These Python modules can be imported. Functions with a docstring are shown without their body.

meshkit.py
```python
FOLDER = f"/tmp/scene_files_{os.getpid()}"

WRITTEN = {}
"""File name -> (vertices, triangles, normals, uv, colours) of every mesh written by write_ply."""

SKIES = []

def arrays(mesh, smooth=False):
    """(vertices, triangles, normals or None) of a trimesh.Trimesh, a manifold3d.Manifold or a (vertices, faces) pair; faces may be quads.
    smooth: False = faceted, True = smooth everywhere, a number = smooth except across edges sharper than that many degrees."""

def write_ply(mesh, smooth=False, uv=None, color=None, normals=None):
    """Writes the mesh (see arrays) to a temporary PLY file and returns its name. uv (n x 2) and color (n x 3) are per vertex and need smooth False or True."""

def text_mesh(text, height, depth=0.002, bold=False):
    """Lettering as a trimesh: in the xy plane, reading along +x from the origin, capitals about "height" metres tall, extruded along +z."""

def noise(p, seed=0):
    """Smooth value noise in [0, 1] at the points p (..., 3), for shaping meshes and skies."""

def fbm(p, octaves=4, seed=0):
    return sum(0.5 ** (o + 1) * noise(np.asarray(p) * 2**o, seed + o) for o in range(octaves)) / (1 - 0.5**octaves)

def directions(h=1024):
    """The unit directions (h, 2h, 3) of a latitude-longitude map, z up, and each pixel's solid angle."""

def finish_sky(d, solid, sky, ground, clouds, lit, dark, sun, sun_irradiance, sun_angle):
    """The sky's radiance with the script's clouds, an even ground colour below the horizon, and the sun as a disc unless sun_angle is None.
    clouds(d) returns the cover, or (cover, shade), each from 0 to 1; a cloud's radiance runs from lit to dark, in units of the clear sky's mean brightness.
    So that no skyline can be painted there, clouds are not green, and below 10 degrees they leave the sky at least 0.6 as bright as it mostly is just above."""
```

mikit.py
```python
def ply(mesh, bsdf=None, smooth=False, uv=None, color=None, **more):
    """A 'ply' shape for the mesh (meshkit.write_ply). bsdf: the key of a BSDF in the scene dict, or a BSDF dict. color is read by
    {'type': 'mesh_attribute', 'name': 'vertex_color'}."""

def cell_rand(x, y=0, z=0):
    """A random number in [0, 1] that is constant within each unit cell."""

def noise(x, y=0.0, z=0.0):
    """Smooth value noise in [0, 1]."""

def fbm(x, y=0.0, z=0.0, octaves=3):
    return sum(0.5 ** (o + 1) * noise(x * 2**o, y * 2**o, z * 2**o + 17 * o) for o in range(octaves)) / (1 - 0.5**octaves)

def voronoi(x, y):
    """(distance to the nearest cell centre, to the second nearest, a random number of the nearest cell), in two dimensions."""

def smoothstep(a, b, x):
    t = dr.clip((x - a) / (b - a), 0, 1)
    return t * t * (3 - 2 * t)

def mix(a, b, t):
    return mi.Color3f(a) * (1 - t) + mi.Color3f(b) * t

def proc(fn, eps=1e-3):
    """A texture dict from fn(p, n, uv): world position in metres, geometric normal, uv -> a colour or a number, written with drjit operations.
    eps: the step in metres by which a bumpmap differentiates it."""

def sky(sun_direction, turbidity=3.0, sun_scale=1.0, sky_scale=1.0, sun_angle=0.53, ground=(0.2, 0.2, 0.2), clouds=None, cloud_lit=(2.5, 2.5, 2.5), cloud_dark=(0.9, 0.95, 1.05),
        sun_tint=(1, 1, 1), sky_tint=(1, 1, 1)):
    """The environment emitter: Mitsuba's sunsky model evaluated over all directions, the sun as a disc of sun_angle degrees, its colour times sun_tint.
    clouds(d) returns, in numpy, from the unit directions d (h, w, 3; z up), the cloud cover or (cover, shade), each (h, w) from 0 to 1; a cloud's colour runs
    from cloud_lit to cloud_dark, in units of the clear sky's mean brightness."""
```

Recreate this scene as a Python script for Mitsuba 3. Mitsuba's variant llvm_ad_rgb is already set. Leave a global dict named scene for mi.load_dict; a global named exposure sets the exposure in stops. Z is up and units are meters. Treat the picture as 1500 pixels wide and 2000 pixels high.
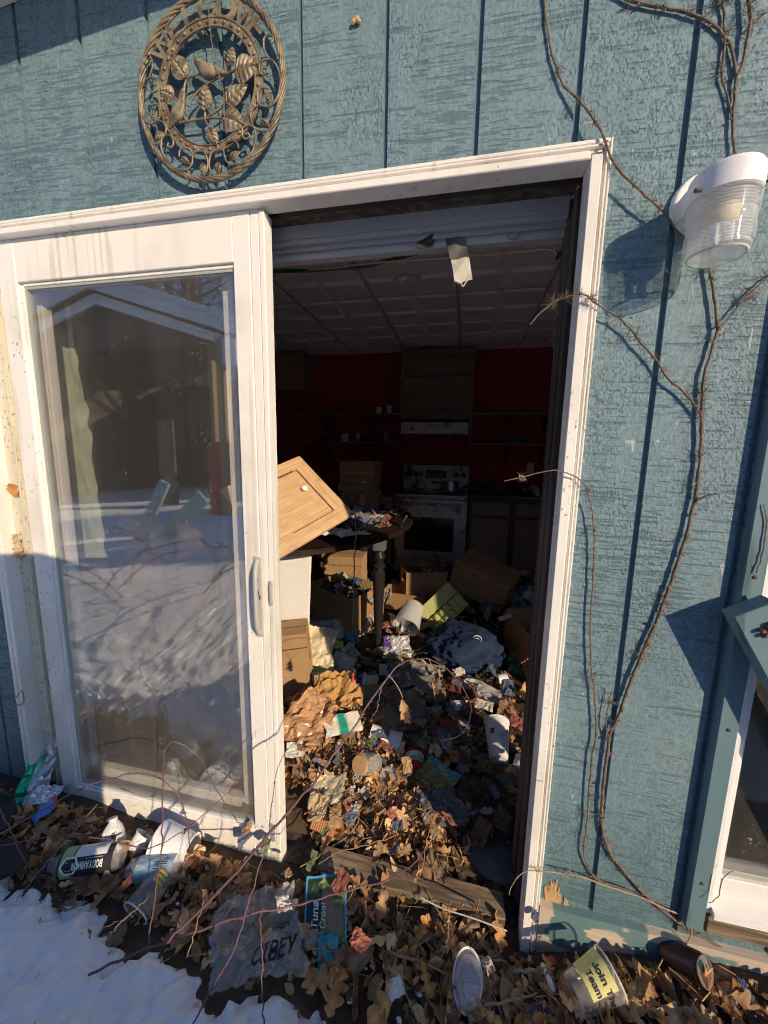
import math, random
import numpy as np, trimesh, manifold3d, shapely
import shapely.geometry as sg
import mitsuba as mi, drjit as dr, mikit, meshkit
from trimesh.transformations import rotation_matrix as ROT
T = mi.ScalarTransform4f
random.seed(7); rng = np.random.default_rng(7)

# ---------------- camera, daylight, exposure ----------------
scene, labels = {'type': 'scene'}, {}
EYE, FWD, UP = np.array([-0.1883, -0.9661, 1.2342]), np.array([-0.2039, 0.96704, -0.15249]), np.array([-0.04945, 0.14539, 0.98814])
scene['camera'] = {'type': 'perspective', 'fov': 90.41, 'fov_axis': 'x', 'near_clip': 0.02, 'far_clip': 3000.0,
                   'to_world': T().look_at(origin=EYE.tolist(), target=(EYE + FWD).tolist(), up=UP.tolist())}
SUN = np.array([1.0, -1.0, 0.52])
scene['sky'] = mikit.sky(SUN, turbidity=3, sun_tint=(0.93, 1.00, 1.20), sky_scale=0.90, sky_tint=(0.74, 0.96, 1.46), ground=(0.45, 0.46, 0.48))
exposure = 2.0

# ---------------- materials ----------------
def lum(c): return mi.Color3f(c)
def rgb(*c): return {'type': 'rgb', 'value': list(c)}
def two(b): return {'type': 'twosided', 'bsdf': b}
def prin(col, rough=0.5, **k):
    return two({'type': 'principled', 'base_color': col if isinstance(col, dict) else rgb(*col), 'roughness': rough, **k})
def diff(*c): return two({'type': 'diffuse', 'reflectance': rgb(*c)})
N, F, SS, MIX = mikit.noise, mikit.fbm, mikit.smoothstep, mikit.mix

def saw_lines(p):
    # thin dark saw marks running along the board, thicker in some places
    w = F(p.x*7, p.z*14, 3.0, 2)*1.3
    dens = F(p.x*4.5, p.z*5.5, 6.0, 3)
    cut = 0.80 - 0.20*SS(0.30, 0.72, dens)
    a = SS(cut, cut + 0.12, N(p.x*17 + w*2.0, p.z*230 + p.x*7.0 + w*0.7, 2.0))
    b = SS(cut + 0.04, cut + 0.15, N(p.x*42, p.z*390 + p.x*9.0 + w*0.8, 19.0))
    return dr.maximum(a, b*0.8)
def siding_height(p, n, uv):
    patch = SS(0.36, 0.62, F(p.x*7, p.z*3.5, 8.0, 3))
    fibre = N(p.x*420, p.z*85, 9.0)*0.5 + N(p.x*230, p.z*260, 4.0)*0.5
    pit = SS(0.58, 0.80, N(p.x*300, p.z*210, 12.0))*SS(0.42, 0.62, F(p.x*9, p.z*5, 21.0, 3))
    return N(p.x*9, p.z*330, 1.0)*0.45 + fibre*(0.30 + 0.55*patch) - saw_lines(p)*1.1 - pit*0.8
def siding_colour(p, n, uv):
    c = MIX((0.122, 0.198, 0.240), (0.168, 0.250, 0.282), F(p.x*1.8, p.z*1.1, 0.0, 3))
    c = MIX(c, (0.215, 0.298, 0.316), SS(0.55, 0.80, F(p.x*3, p.z*2, 11.0, 3))*0.5)
    low = SS(0.35, 0.05, p.z + 0.25*F(p.x*5, 0, 2.0, 2) - 0.12)
    c = MIX(c, (0.095, 0.170, 0.195), low*0.6)
    c = c*(0.80 + 0.40*N(p.x*260, p.z*180, 4.0))*(0.92 + 0.16*F(p.x*28, p.z*2.2, 40.0, 2))
    pit = SS(0.60, 0.82, N(p.x*300, p.z*210, 12.0))*SS(0.42, 0.62, F(p.x*9, p.z*5, 21.0, 3))
    c = MIX(c, (0.045, 0.092, 0.118), dr.minimum(saw_lines(p)*0.50 + pit*0.45, 0.7))
    flake = SS(0.955, 0.97, N(p.x*62, p.z*48, 7.0))*SS(0.55, 0.6, F(p.x*5, p.z*4, 31.0, 2))
    return MIX(c, (0.42, 0.48, 0.46), flake*0.7)
scene['siding'] = two({'type': 'bumpmap', 'arbitrary': mikit.proc(siding_height, 8e-4), 'scale': 0.0009,
                       'bsdf': {'type': 'principled', 'base_color': mikit.proc(siding_colour), 'roughness': 0.62, 'specular': 0.35}})
def paint_colour(p, n, uv):
    g = N(p.x*55, p.z*7, p.y*55)
    c = MIX((0.100, 0.172, 0.205), (0.146, 0.232, 0.262), F(p.x*4, p.z*3, p.y*9, 3))
    return MIX(c, (0.062, 0.098, 0.102), SS(0.60, 0.80, g)*SS(0.45, 0.6, F(p.x*9, p.z*3, 4.0, 2))*0.8)
scene['teal_paint'] = prin(mikit.proc(paint_colour), 0.55, specular=0.35)
def peel_colour(p, n, uv):
    m = SS(0.47, 0.52, F(p.x*7, p.z*16, 2.0, 4) + 0.13*SS(0.36, 0.05, p.x) - 0.20*SS(0.22, 0.45, p.x))
    grain = N(p.x*9, p.z*240, p.y*240)
    wood = MIX((0.56, 0.49, 0.40), (0.40, 0.33, 0.26), grain*0.8)
    return MIX(MIX((0.095, 0.178, 0.198), (0.14, 0.235, 0.245), F(p.x*8, p.z*8, 1.0, 2)), wood, m)
scene['peeling_paint'] = prin(mikit.proc(peel_colour), 0.65, specular=0.3)
def vinyl_colour(p, n, uv):
    d = SS(0.50, 0.80, F(p.x*7, p.z*5, p.y*9, 4))
    s = SS(0.84, 0.92, N(p.x*170, p.z*150, p.y*170))*SS(0.5, 0.7, F(p.x*6, p.z*6, 3.0, 2))
    c = MIX((0.80, 0.775, 0.72), (0.62, 0.585, 0.50), d*0.55)
    run = SS(0.58, 0.80, N(p.x*90, p.z*3.0, p.y*60))*SS(0.35, 0.65, F(p.x*3, p.z*2.2, 9.0, 3))
    c = MIX(c, (0.40, 0.36, 0.28), run*0.40)
    return MIX(c, (0.20, 0.17, 0.13), s*0.75)
scene['white_vinyl'] = prin(mikit.proc(vinyl_colour), 0.42, specular=0.4)
def dirty_vinyl_colour(p, n, uv):
    s = SS(0.72, 0.86, N(p.x*130, p.z*95, p.y*130))
    c = MIX((0.66, 0.62, 0.50), (0.50, 0.46, 0.36), F(p.x*9, p.z*6, 0.0, 3))
    return MIX(c, (0.12, 0.10, 0.08), s*0.6)
scene['dirty_vinyl'] = prin(mikit.proc(dirty_vinyl_colour), 0.5)
def old_wood_colour(p, n, uv):
    g = N(p.x*8, p.z*160, p.y*160)*0.6 + N(p.x*20, p.z*420, p.y*420)*0.4
    return MIX((0.30, 0.235, 0.16), (0.105, 0.078, 0.052), SS(0.25, 0.75, g*0.7 + F(p.x*5, p.y*9, p.z*9, 3)*0.4))
scene['old_wood'] = prin(mikit.proc(old_wood_colour), 0.75, specular=0.25)
def dark_wood_colour(p, n, uv):
    g = N(p.x*60, p.z*4, p.y*60)
    return MIX((0.13, 0.105, 0.085), (0.05, 0.04, 0.032), SS(0.2, 0.8, g*0.7 + F(p.x*9, p.z*3, 1.0, 3)*0.4))
scene['rotten_wood'] = prin(mikit.proc(dark_wood_colour), 0.8, specular=0.2)
def oak_colour(p, n, uv):
    g = N(uv.x*14, uv.y*260, 1.0)*0.5 + N(uv.x*5 + N(uv.x*3, uv.y*8, 2.0), uv.y*90, 4.0)*0.5
    return MIX((0.62, 0.43, 0.25), (0.50, 0.32, 0.17), SS(0.2, 0.9, g))*(0.86 + 0.26*F(p.x*22, p.y*22, p.z*22, 3))
scene['oak'] = prin(mikit.proc(oak_colour), 0.5, specular=0.35)
def card_colour(p, n, uv):
    return MIX((0.40, 0.255, 0.135), (0.30, 0.18, 0.09), F(p.x*14, p.y*14, p.z*14, 3))
scene['cardboard'] = prin(mikit.proc(card_colour), 0.8, specular=0.2)
def snow_colour(p, n, uv):
    return MIX((0.93, 0.94, 0.95), (0.84, 0.86, 0.88), F(p.x*18, p.y*18, 0.0, 3))
def snow_height(p, n, uv):
    return F(p.x*45, p.y*45, p.z*45, 2) + 0.55*N(p.x*260, p.y*260, p.z*260)
scene['snow_mat'] = two({'type': 'bumpmap', 'arbitrary': mikit.proc(snow_height, 1.5e-3), 'scale': 0.007,
                         'bsdf': {'type': 'principled', 'base_color': mikit.proc(snow_colour), 'roughness': 0.6, 'specular': 0.3, 'sheen': 0.2}})
def soil_colour(p, n, uv):
    return MIX((0.045, 0.033, 0.024), (0.13, 0.095, 0.062), F(p.x*60, p.y*60, p.z*60, 3))
scene['soil'] = prin(mikit.proc(soil_colour), 0.9, specular=0.1)
def rust_steel_colour(p, n, uv):
    return MIX((0.50, 0.49, 0.48), (0.12, 0.10, 0.09), SS(0.50, 0.78, F(p.x*17, p.z*9, p.y*17, 4)))
scene['sooty_steel'] = prin(mikit.proc(rust_steel_colour), 0.38, metallic=0.55)
def bronze_colour(p, n, uv):
    return MIX((0.30, 0.245, 0.165), (0.15, 0.118, 0.080), SS(0.35, 0.7, F(p.x*60, p.z*60, p.y*60, 3)))
scene['bronze'] = prin(mikit.proc(bronze_colour), 0.5, metallic=0.25, specular=0.4)
def bark_colour(p, n, uv):
    return MIX((0.245, 0.185, 0.14), (0.10, 0.072, 0.056), N(p.x*160, p.z*160, p.y*160))
scene['vine_bark'] = prin(mikit.proc(bark_colour), 0.75, specular=0.2)
VC = {'type': 'mesh_attribute', 'name': 'vertex_color'}
scene['leaf_mat'] = {'type': 'principledthin', 'base_color': VC, 'roughness': 0.6, 'diff_trans': 0.35, 'spec_trans': 0.0, 'eta': 1.3}
scene['tint_matte'] = prin(dict(VC), 0.75, specular=0.25)
scene['tint_gloss'] = prin(dict(VC), 0.28, specular=0.5)
scene['tint_foil'] = prin(dict(VC), 0.3, metallic=0.75)
for k, c, r, o in [('white_paint', (0.80, 0.79, 0.77), 0.3, {}), ('grey_vinyl', (0.30, 0.31, 0.33), 0.45, {}), ('pale_alu', (0.38, 0.39, 0.40), 0.4, {}),
                   ('black_rubber', (0.018, 0.018, 0.02), 0.6, {}), ('red_wall', (0.36, 0.018, 0.030), 0.6, {}), ('ceiling_white', (0.88, 0.86, 0.84), 0.7, {}),
                   ('dark_stain', (0.075, 0.050, 0.036), 0.45, {}), ('cabinet_stain', (0.25, 0.18, 0.13), 0.5, {}), ('black_gloss', (0.022, 0.02, 0.022), 0.22, {}),
                   ('table_top', (0.022, 0.013, 0.010), 0.5, {'specular': 0.25}), ('black_glass', (0.012, 0.012, 0.013), 0.08, {}), ('plaster', (0.50, 0.47, 0.43), 0.8, {}),
                   ('tape_grey', (0.075, 0.075, 0.075), 0.45, {}), ('tape_back', (0.56, 0.53, 0.44), 0.6, {}), ('rust', (0.10, 0.055, 0.03), 0.75, {}),
                   ('cane_red', (0.145, 0.075, 0.085), 0.5, {}), ('cane_tan', (0.38, 0.26, 0.155), 0.7, {}), ('plastic_white', (0.80, 0.80, 0.80), 0.35, {}),
                   ('paper', (0.76, 0.745, 0.71), 0.7, {}), ('ink', (0.02, 0.02, 0.022), 0.5, {}), ('ink_white', (0.82, 0.82, 0.80), 0.5, {}),
                   ('kraft', (0.50, 0.31, 0.155), 0.75, {}), ('batt_green', (0.44, 0.50, 0.38), 0.85, {}), ('denim', (0.010, 0.026, 0.075), 0.85, {}),
                   ('stone', (0.085, 0.082, 0.08), 0.9, {}), ('red_paint', (0.48, 0.05, 0.04), 0.55, {}), ('tan_post', (0.40, 0.27, 0.145), 0.7, {}),
                   ('shed_dark', (0.10, 0.085, 0.07), 0.8, {}), ('tree_bark', (0.135, 0.105, 0.085), 0.9, {}), ('spring_teal', (0.42, 0.56, 0.54), 0.55, {}),
                   ('cord_tan', (0.50, 0.36, 0.27), 0.6, {}), ('cord_green', (0.012, 0.04, 0.03), 0.5, {}), ('cream_part', (0.72, 0.60, 0.36), 0.45, {}),
                   ('steel', (0.62, 0.62, 0.62), 0.25, {'metallic': 0.85}), ('nest_straw', (0.50, 0.38, 0.22), 0.9, {}), ('bead_grey', (0.36, 0.37, 0.33), 0.5, {})]:
    scene[k] = prin(c, r, **o)
scene['pane_glass'] = {'type': 'thindielectric', 'int_ior': 1.52, 'ext_ior': 1.0}
scene['jar_glass'] = {'type': 'mask', 'opacity': 0.26, 'bsdf': prin((0.78, 0.80, 0.80), 0.08, specular=1.0)}
scene['coated_glass'] = {'type': 'thindielectric', 'int_ior': 1.95, 'ext_ior': 1.0}
scene['siding_plain'] = prin((0.112, 0.186, 0.226), 0.7)
scene['jar_film'] = {'type': 'mask', 'opacity': 0.10, 'bsdf': prin((0.70, 0.71, 0.70), 0.4)}
scene['clear_plastic'] = {'type': 'mask', 'opacity': 0.15, 'bsdf': prin((0.85, 0.87, 0.88), 0.12, specular=0.9)}
scene['cloudy_plastic'] = {'type': 'mask', 'opacity': 0.5, 'bsdf': prin((0.72, 0.73, 0.74), 0.22, specular=0.8)}
def dust_amount(p, n, uv):
    streak = N(p.x*55, p.z*2.2, 3.0)
    base = 0.030 + 0.040*F(p.x*4, p.z*3, 1.0, 3)*(0.5 + streak) + 0.10*SS(0.42, 0.0, p.z)*F(p.x*5, p.z*6, 7.0, 3)
    speck = SS(0.90, 0.93, N(p.x*330, p.z*250, 2.0))*SS(0.50, 0.70, F(p.x*14, p.z*12, 5.0, 2))
    return dr.minimum(base + speck*0.45, 0.9)
scene['glass_dust'] = {'type': 'mask', 'opacity': mikit.proc(dust_amount), 'bsdf': diff(0.62, 0.60, 0.54)}

# ---------------- helpers ----------------
def key(name):
    k, i = name, 0
    while k in used:
        i += 1; k = f'{name}_{i:03d}'
    used.add(k); return k
used = set()
def tag(k, label, cat=None, group=None, kind=None):
    d = {}
    if label: d['label'] = label
    if cat: d['category'] = cat
    if group: d['group'] = group
    if kind: d['kind'] = kind
    labels[k] = d; return k
def thing(name, label, cat, group=None): return tag(key(name), label, cat, group)
def put(k, mesh, mat, smooth=False, color=None, uv=None):
    if isinstance(mesh, list): mesh = cat(mesh)
    if color is not None and not isinstance(color, np.ndarray): color = np.tile(color, (len(mesh.vertices), 1))
    scene[k] = mikit.ply(mesh, mat, smooth, uv=uv, color=color); return k
def part(parent, name, mesh, mat, smooth=False, color=None, uv=None):
    return put(key(parent + '__' + name), mesh, mat, smooth, color, uv)
def one(name, label, catg, mesh, mat, smooth=False, color=None, group=None, kind=None, uv=None):
    k = tag(key(name), label, catg, group, kind); return put(k, mesh, mat, smooth, color, uv)
def setting(name, mesh, mat, smooth=False, color=None):
    k = tag(key(name), None, kind='structure'); return put(k, mesh, mat, smooth, color)
def cat(ms): return trimesh.util.concatenate([m for m in ms if m is not None])
def mk(v, f): return trimesh.Trimesh(np.asarray(v, float), np.asarray(f, int), process=False)
def box(x0, x1, y0, y1, z0, z1, c=0.0):
    lo, hi = np.minimum([x0, y0, z0], [x1, y1, z1]), np.maximum([x0, y0, z0], [x1, y1, z1])
    if c <= 0:
        m = trimesh.creation.box(extents=hi - lo); m.apply_translation((lo + hi)/2); return m
    c = min(c, 0.45*float((hi - lo).min())); pts = []
    for s in np.ndindex(2, 2, 2):
        p = np.where(s, hi, lo); d = np.where(s, -c, c)
        for a in range(3):
            q = p + d; q[a] = p[a]; pts.append(q)
    return trimesh.convex.convex_hull(np.array(pts))
def cbox(sx, sy, sz, c=0.0): return box(-sx/2, sx/2, -sy/2, sy/2, -sz/2, sz/2, c)
def move(m, loc=(0, 0, 0), rx=0, ry=0, rz=0, s=1):
    m = m.copy()
    if s != 1: m.apply_scale(s)
    for a, ax in ((rx, [1, 0, 0]), (ry, [0, 1, 0]), (rz, [0, 0, 1])):
        if a: m.apply_transform(ROT(math.radians(a), ax))
    m.apply_translation(loc); return m
def frame(m, origin, ex, ez):
    """place a mesh with its x axis along ex and its z axis near ez"""
    ex = np.asarray(ex, float); ex /= np.linalg.norm(ex)
    ez = np.asarray(ez, float); ez = ez - ex*(ez @ ex); ez /= np.linalg.norm(ez)
    M = np.eye(4); M[:3, 0] = ex; M[:3, 1] = np.cross(ez, ex); M[:3, 2] = ez; M[:3, 3] = origin
    m = m.copy(); m.apply_transform(M); return m
def smoothline(p, n):
    p = np.asarray(p, float)
    if len(p) < 3: return np.array([p[0]*(1 - t) + p[-1]*t for t in np.linspace(0, 1, n)])
    from scipy.interpolate import CubicSpline, PchipInterpolator
    d = np.r_[0, np.cumsum(np.linalg.norm(np.diff(p, axis=0), axis=1))]
    return PchipInterpolator(d, p)(np.linspace(0, d[-1], n))
def tube(p, r, sides=6, n=None, wob=0.0, seed=0, caps=True):
    p = np.asarray(p, float)
    if n: p = smoothline(p, n)
    if wob: p = p + wob*(meshkit.noise(np.c_[np.arange(len(p))*0.7, np.zeros(len(p)), np.zeros(len(p))][:, None] + np.array([[0, 0, 0], [31, 0, 0], [77, 0, 0.0]])[None], seed) - 0.5)*2
    r = np.interp(np.linspace(0, 1, len(p)), np.linspace(0, 1, len(np.atleast_1d(r))), np.atleast_1d(r)) if np.ndim(r) else np.full(len(p), r)
    t = np.gradient(p, axis=0); t /= np.linalg.norm(t, axis=1, keepdims=True) + 1e-12
    a = np.cross(t[0], [0, 0, 1] if abs(t[0][2]) < 0.9 else [1, 0, 0]); A = []
    for i in range(len(p)):
        a = a - t[i]*(a @ t[i]); a /= np.linalg.norm(a) + 1e-12; A.append(a)
    A = np.array(A); B = np.cross(t, A); g = np.arange(sides)*2*np.pi/sides
    v = (p[:, None] + r[:, None, None]*(np.cos(g)[None, :, None]*A[:, None] + np.sin(g)[None, :, None]*B[:, None])).reshape(-1, 3)
    i, j = np.meshgrid(np.arange(len(p) - 1), np.arange(sides), indexing='ij'); j2 = (j + 1) % sides
    q = np.stack([i*sides + j, i*sides + j2, (i + 1)*sides + j2, (i + 1)*sides + j], -1).reshape(-1, 4)
    f = np.vstack([q[:, [0, 1, 2]], q[:, [0, 2, 3]]])
    if caps:
        k = (len(p) - 1)*sides
        f = np.vstack([f, [[0, i + 1, i] for i in range(1, sides - 1)], [[k, k + i, k + i + 1] for i in range(1, sides - 1)]])
    return mk(v, f)
def lathe(prof, n=24, ang=2*np.pi):
    return trimesh.creation.revolve(np.array(prof, float), angle=None, sections=n)
def blob(loc, r, sub=2, amp=0.2, seed=0, fr=2.0, sc=(1, 1, 1)):
    m = trimesh.creation.icosphere(subdivisions=sub, radius=1.0); v = m.vertices
    v = v*(1 + amp*2*(meshkit.fbm(v*fr + seed*3.7, 3) - 0.5))[:, None]
    return mk(v*r*np.array(sc) + np.array(loc), m.faces)
def grid(nx, ny):
    u, v = np.meshgrid(np.linspace(0, 1, nx), np.linspace(0, 1, ny), indexing='ij')
    i, j = np.meshgrid(np.arange(nx - 1), np.arange(ny - 1), indexing='ij')
    a = (i*ny + j).ravel(); q = np.stack([a, a + ny, a + ny + 1, a + 1], 1)
    return u.ravel(), v.ravel(), np.vstack([q[:, :3], q[:, [0, 2, 3]]])
def crumple(w, h, amp, seed, n=22, fr=5.0, fold=0.0, rag=0.0):
    """a crumpled sheet lying in xy"""
    u, v, f = grid(n, n); p = np.c_[(u - 0.5)*w, (v - 0.5)*h, np.zeros(len(u))]
    q = np.c_[u*fr*w/max(w, h), v*fr*h/max(w, h), np.full(len(u), seed*1.7)]
    d1 = np.abs(meshkit.fbm(q, 3, seed) - 0.5)*2; d2 = meshkit.fbm(q*0.6 + 9, 2, seed + 5) - 0.5
    p[:, 2] = amp*(1 - d1*1.6) + amp*1.6*d2
    p[:, 0] += amp*0.8*(meshkit.fbm(q + 40, 3, seed) - 0.5); p[:, 1] += amp*0.8*(meshkit.fbm(q + 80, 3, seed) - 0.5)
    if rag:
        a = np.arctan2(v - .5, u - .5); k = 1 - rag + 2*rag*meshkit.fbm(np.c_[np.cos(a)*2.2 + seed, np.sin(a)*2.2, a*0], 3, seed); p[:, :2] *= k[:, None]
    if fold:
        a = fold*(u - 0.5); p[:, 2] += w*0.5*np.sin(np.abs(a))*np.abs(u - 0.5); p[:, 0] *= np.cos(np.abs(a)*0.5)
    return mk(p, f)
def text(s, h, d=0.0006, bold=True):
    m = meshkit.text_mesh(s, h, d, bold); return m
def mid(m):
    m = m.copy(); m.apply_translation(-m.bounds.mean(0)*[1, 1, 0]); return m
def on_tube(m, r):
    """bend a flat mesh (x along the axis, y round it, z out) onto a cylinder of radius r with its axis along x"""
    v = np.array(m.vertices); a = v[:, 1]/r
    return mk(np.c_[v[:, 0], (r + v[:, 2])*np.sin(a), (r + v[:, 2])*np.cos(a)], m.faces)
def patch(x0, x1, a0, a1, r, n=18, off=0.0006):
    u, v, f = grid(6, n); x = x0 + (x1 - x0)*u; a = np.radians(a0 + (a1 - a0)*v)
    return mk(np.c_[x, (r + off)*np.sin(a), (r + off)*np.cos(a)], f)
def open_box(w, d, h, t=0.005, flaps=(0, 0, 0, 0), fl=0.14):
    ms = [box(-w/2, w/2, -d/2, d/2, 0, t), box(-w/2, w/2, -d/2, -d/2 + t, t, h), box(-w/2, w/2, d/2 - t, d/2, t, h),
          box(-w/2, -w/2 + t, -d/2 + t, d/2 - t, t, h), box(w/2 - t, w/2, -d/2 + t, d/2 - t, t, h)]
    for k, (a, sx, sy) in enumerate([(0, w, fl), (180, w, fl), (90, d, fl), (270, d, fl)]):
        if flaps[k]:
            m = box(-sx/2 + 0.004, sx/2 - 0.004, -sy, 0, 0, t*0.6); m = move(m, rx=flaps[k])
            m = move(m, (0, -(d/2 if k < 2 else w/2), h + 0.001)); ms.append(move(m, rz=-a if k < 2 else a))
    return ms

# ---------------- the house wall: grooved plywood, one board between two grooves ----------------
G0 = 0.2032
DX0, DX1, DZ1 = -1.755, 0.045, 1.862        # hole for the patio door
WX0, WX1, WZ0, WZ1 = 0.452, 1.45, 0.112, 1.72
wall = thing('exterior_wall', 'blue-green grooved plywood house wall, weathered, around the open patio door', 'wall')
hole = shapely.union_all([sg.box(DX0, -1, DX1, DZ1), sg.box(WX0, WZ0, WX1, WZ1)])
def extr(poly, y0, y1):
    ms = []
    for g in getattr(poly, 'geoms', [poly]):
        if g.is_empty or g.area < 1e-6: continue
        m = trimesh.creation.extrude_polygon(g, y1 - y0, engine='earcut')
        ms.append(mk(np.c_[m.vertices[:, 0], y1 - m.vertices[:, 2], m.vertices[:, 1]], m.faces))
    return cat(ms)
for k in range(-22, 13):
    b = sg.box(k*G0 + 0.0062, -0.01, (k + 1)*G0 - 0.0062, 2.62).difference(hole)
    if b.area > 1e-4:
        jit = rng.uniform(-0.0004, 0.0004)
        part(wall, 'board', extr(b, jit, 0.0115), 'siding')
part(wall, 'groove_backing', extr(sg.box(-22*G0, -0.30, 13*G0, 2.62).difference(shapely.union_all([sg.box(DX0 - .004, -1, DX1 - .004, DZ1 + .004), sg.box(WX0 + .004, WZ0 + .004, WX1 - .004, WZ1 - .004)])), 0.0085, 0.022), 'siding_plain')
# the skirt board along the foot of the wall, paint peeling off
sk = []
for x0, x1 in ((0.071, 2.64),):
    sk.append(extr(sg.Polygon([(x0, -0.40), (x1, -0.40), (x1, -0.004), (x0, 0.012), ]), -0.021, 0.008))
tag(part(wall, 'skirt_board', sk, 'peeling_paint'), 'skirt board with peeling teal paint and bare wood')
part(wall, 'skirt_board', extr(sg.box(-4.4, -0.4, -1.765, -0.03), -0.018, 0.0082), 'teal_paint')
tag(part(wall, 'raw_edge', [box(-1.7548, -1.738, 0.004, 0.10, -0.3, 1.862), box(-1.737, -1.728, 0.03, 0.10, -0.3, 1.862)], 'old_wood'), 'bare brown wood edge beside the door gap')
chips, gch = [], np.random.default_rng(5)
for i in range(46):
    x = .088 + abs(gch.normal(0, .030)); h = max(.006, .062*math.exp(-((x - .108)/.022)**2)*gch.uniform(.4, 1.1) + gch.uniform(.004, .012))
    chips.append(move(box(-.0016, .0016, -.0022 - .0006*gch.random(), .0004, 0, h), (x, 0, .004 + gch.uniform(0, .012)), ry=gch.normal(0, 9)))
tag(part(wall, 'splintered_wood', chips, 'kraft'), 'orange splintered wood showing through the paint')
part(wall, 'sheathing', [box(-4.4, DX0, 0.024, 0.12, -.3, 2.62), box(DX0, DX1, 0.024, 0.12, DZ1 + .01, 2.62), box(DX1 + .002, WX0, 0.024, 0.12, -.3, 2.62), box(WX0, WX1, 0.024, 0.12, -.3, WZ0), box(WX0, WX1, .024, .12, WZ1, 2.62), box(WX1, 2.7, .024, .12, -.3, 2.62)], 'shed_dark')
# eave above the wall
eave = thing('roof_eave', 'white soffit and fascia of the house eave above the wall', 'eave')
def tilt(m, a=0.066):
    v = np.array(m.vertices); v[:, 2] += a*(v[:, 0] + 1.41); return mk(v, m.faces)
part(eave, 'soffit', tilt(box(-4.4, 2.7, -0.235, -0.002, 2.392, 2.404)), 'white_vinyl')
part(eave, 'fascia', tilt(box(-4.4, 2.7, -0.260, -0.236, 2.384, 2.56)), 'white_vinyl')
part(eave, 'roof', tilt(mk([[-4.5, -.30, 2.57], [2.8, -.30, 2.57], [2.8, 4.0, 3.6], [-4.5, 4.0, 3.6], [-4.5, -.30, 2.60], [2.8, -.30, 2.60], [2.8, 4.0, 3.64], [-4.5, 4.0, 3.64]],
     [[0, 2, 1], [0, 3, 2], [4, 5, 6], [4, 6, 7], [0, 1, 5], [0, 5, 4], [1, 2, 6], [1, 6, 5], [3, 7, 6], [3, 6, 2], [0, 4, 7], [0, 7, 3]])), 'shed_dark')

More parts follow.
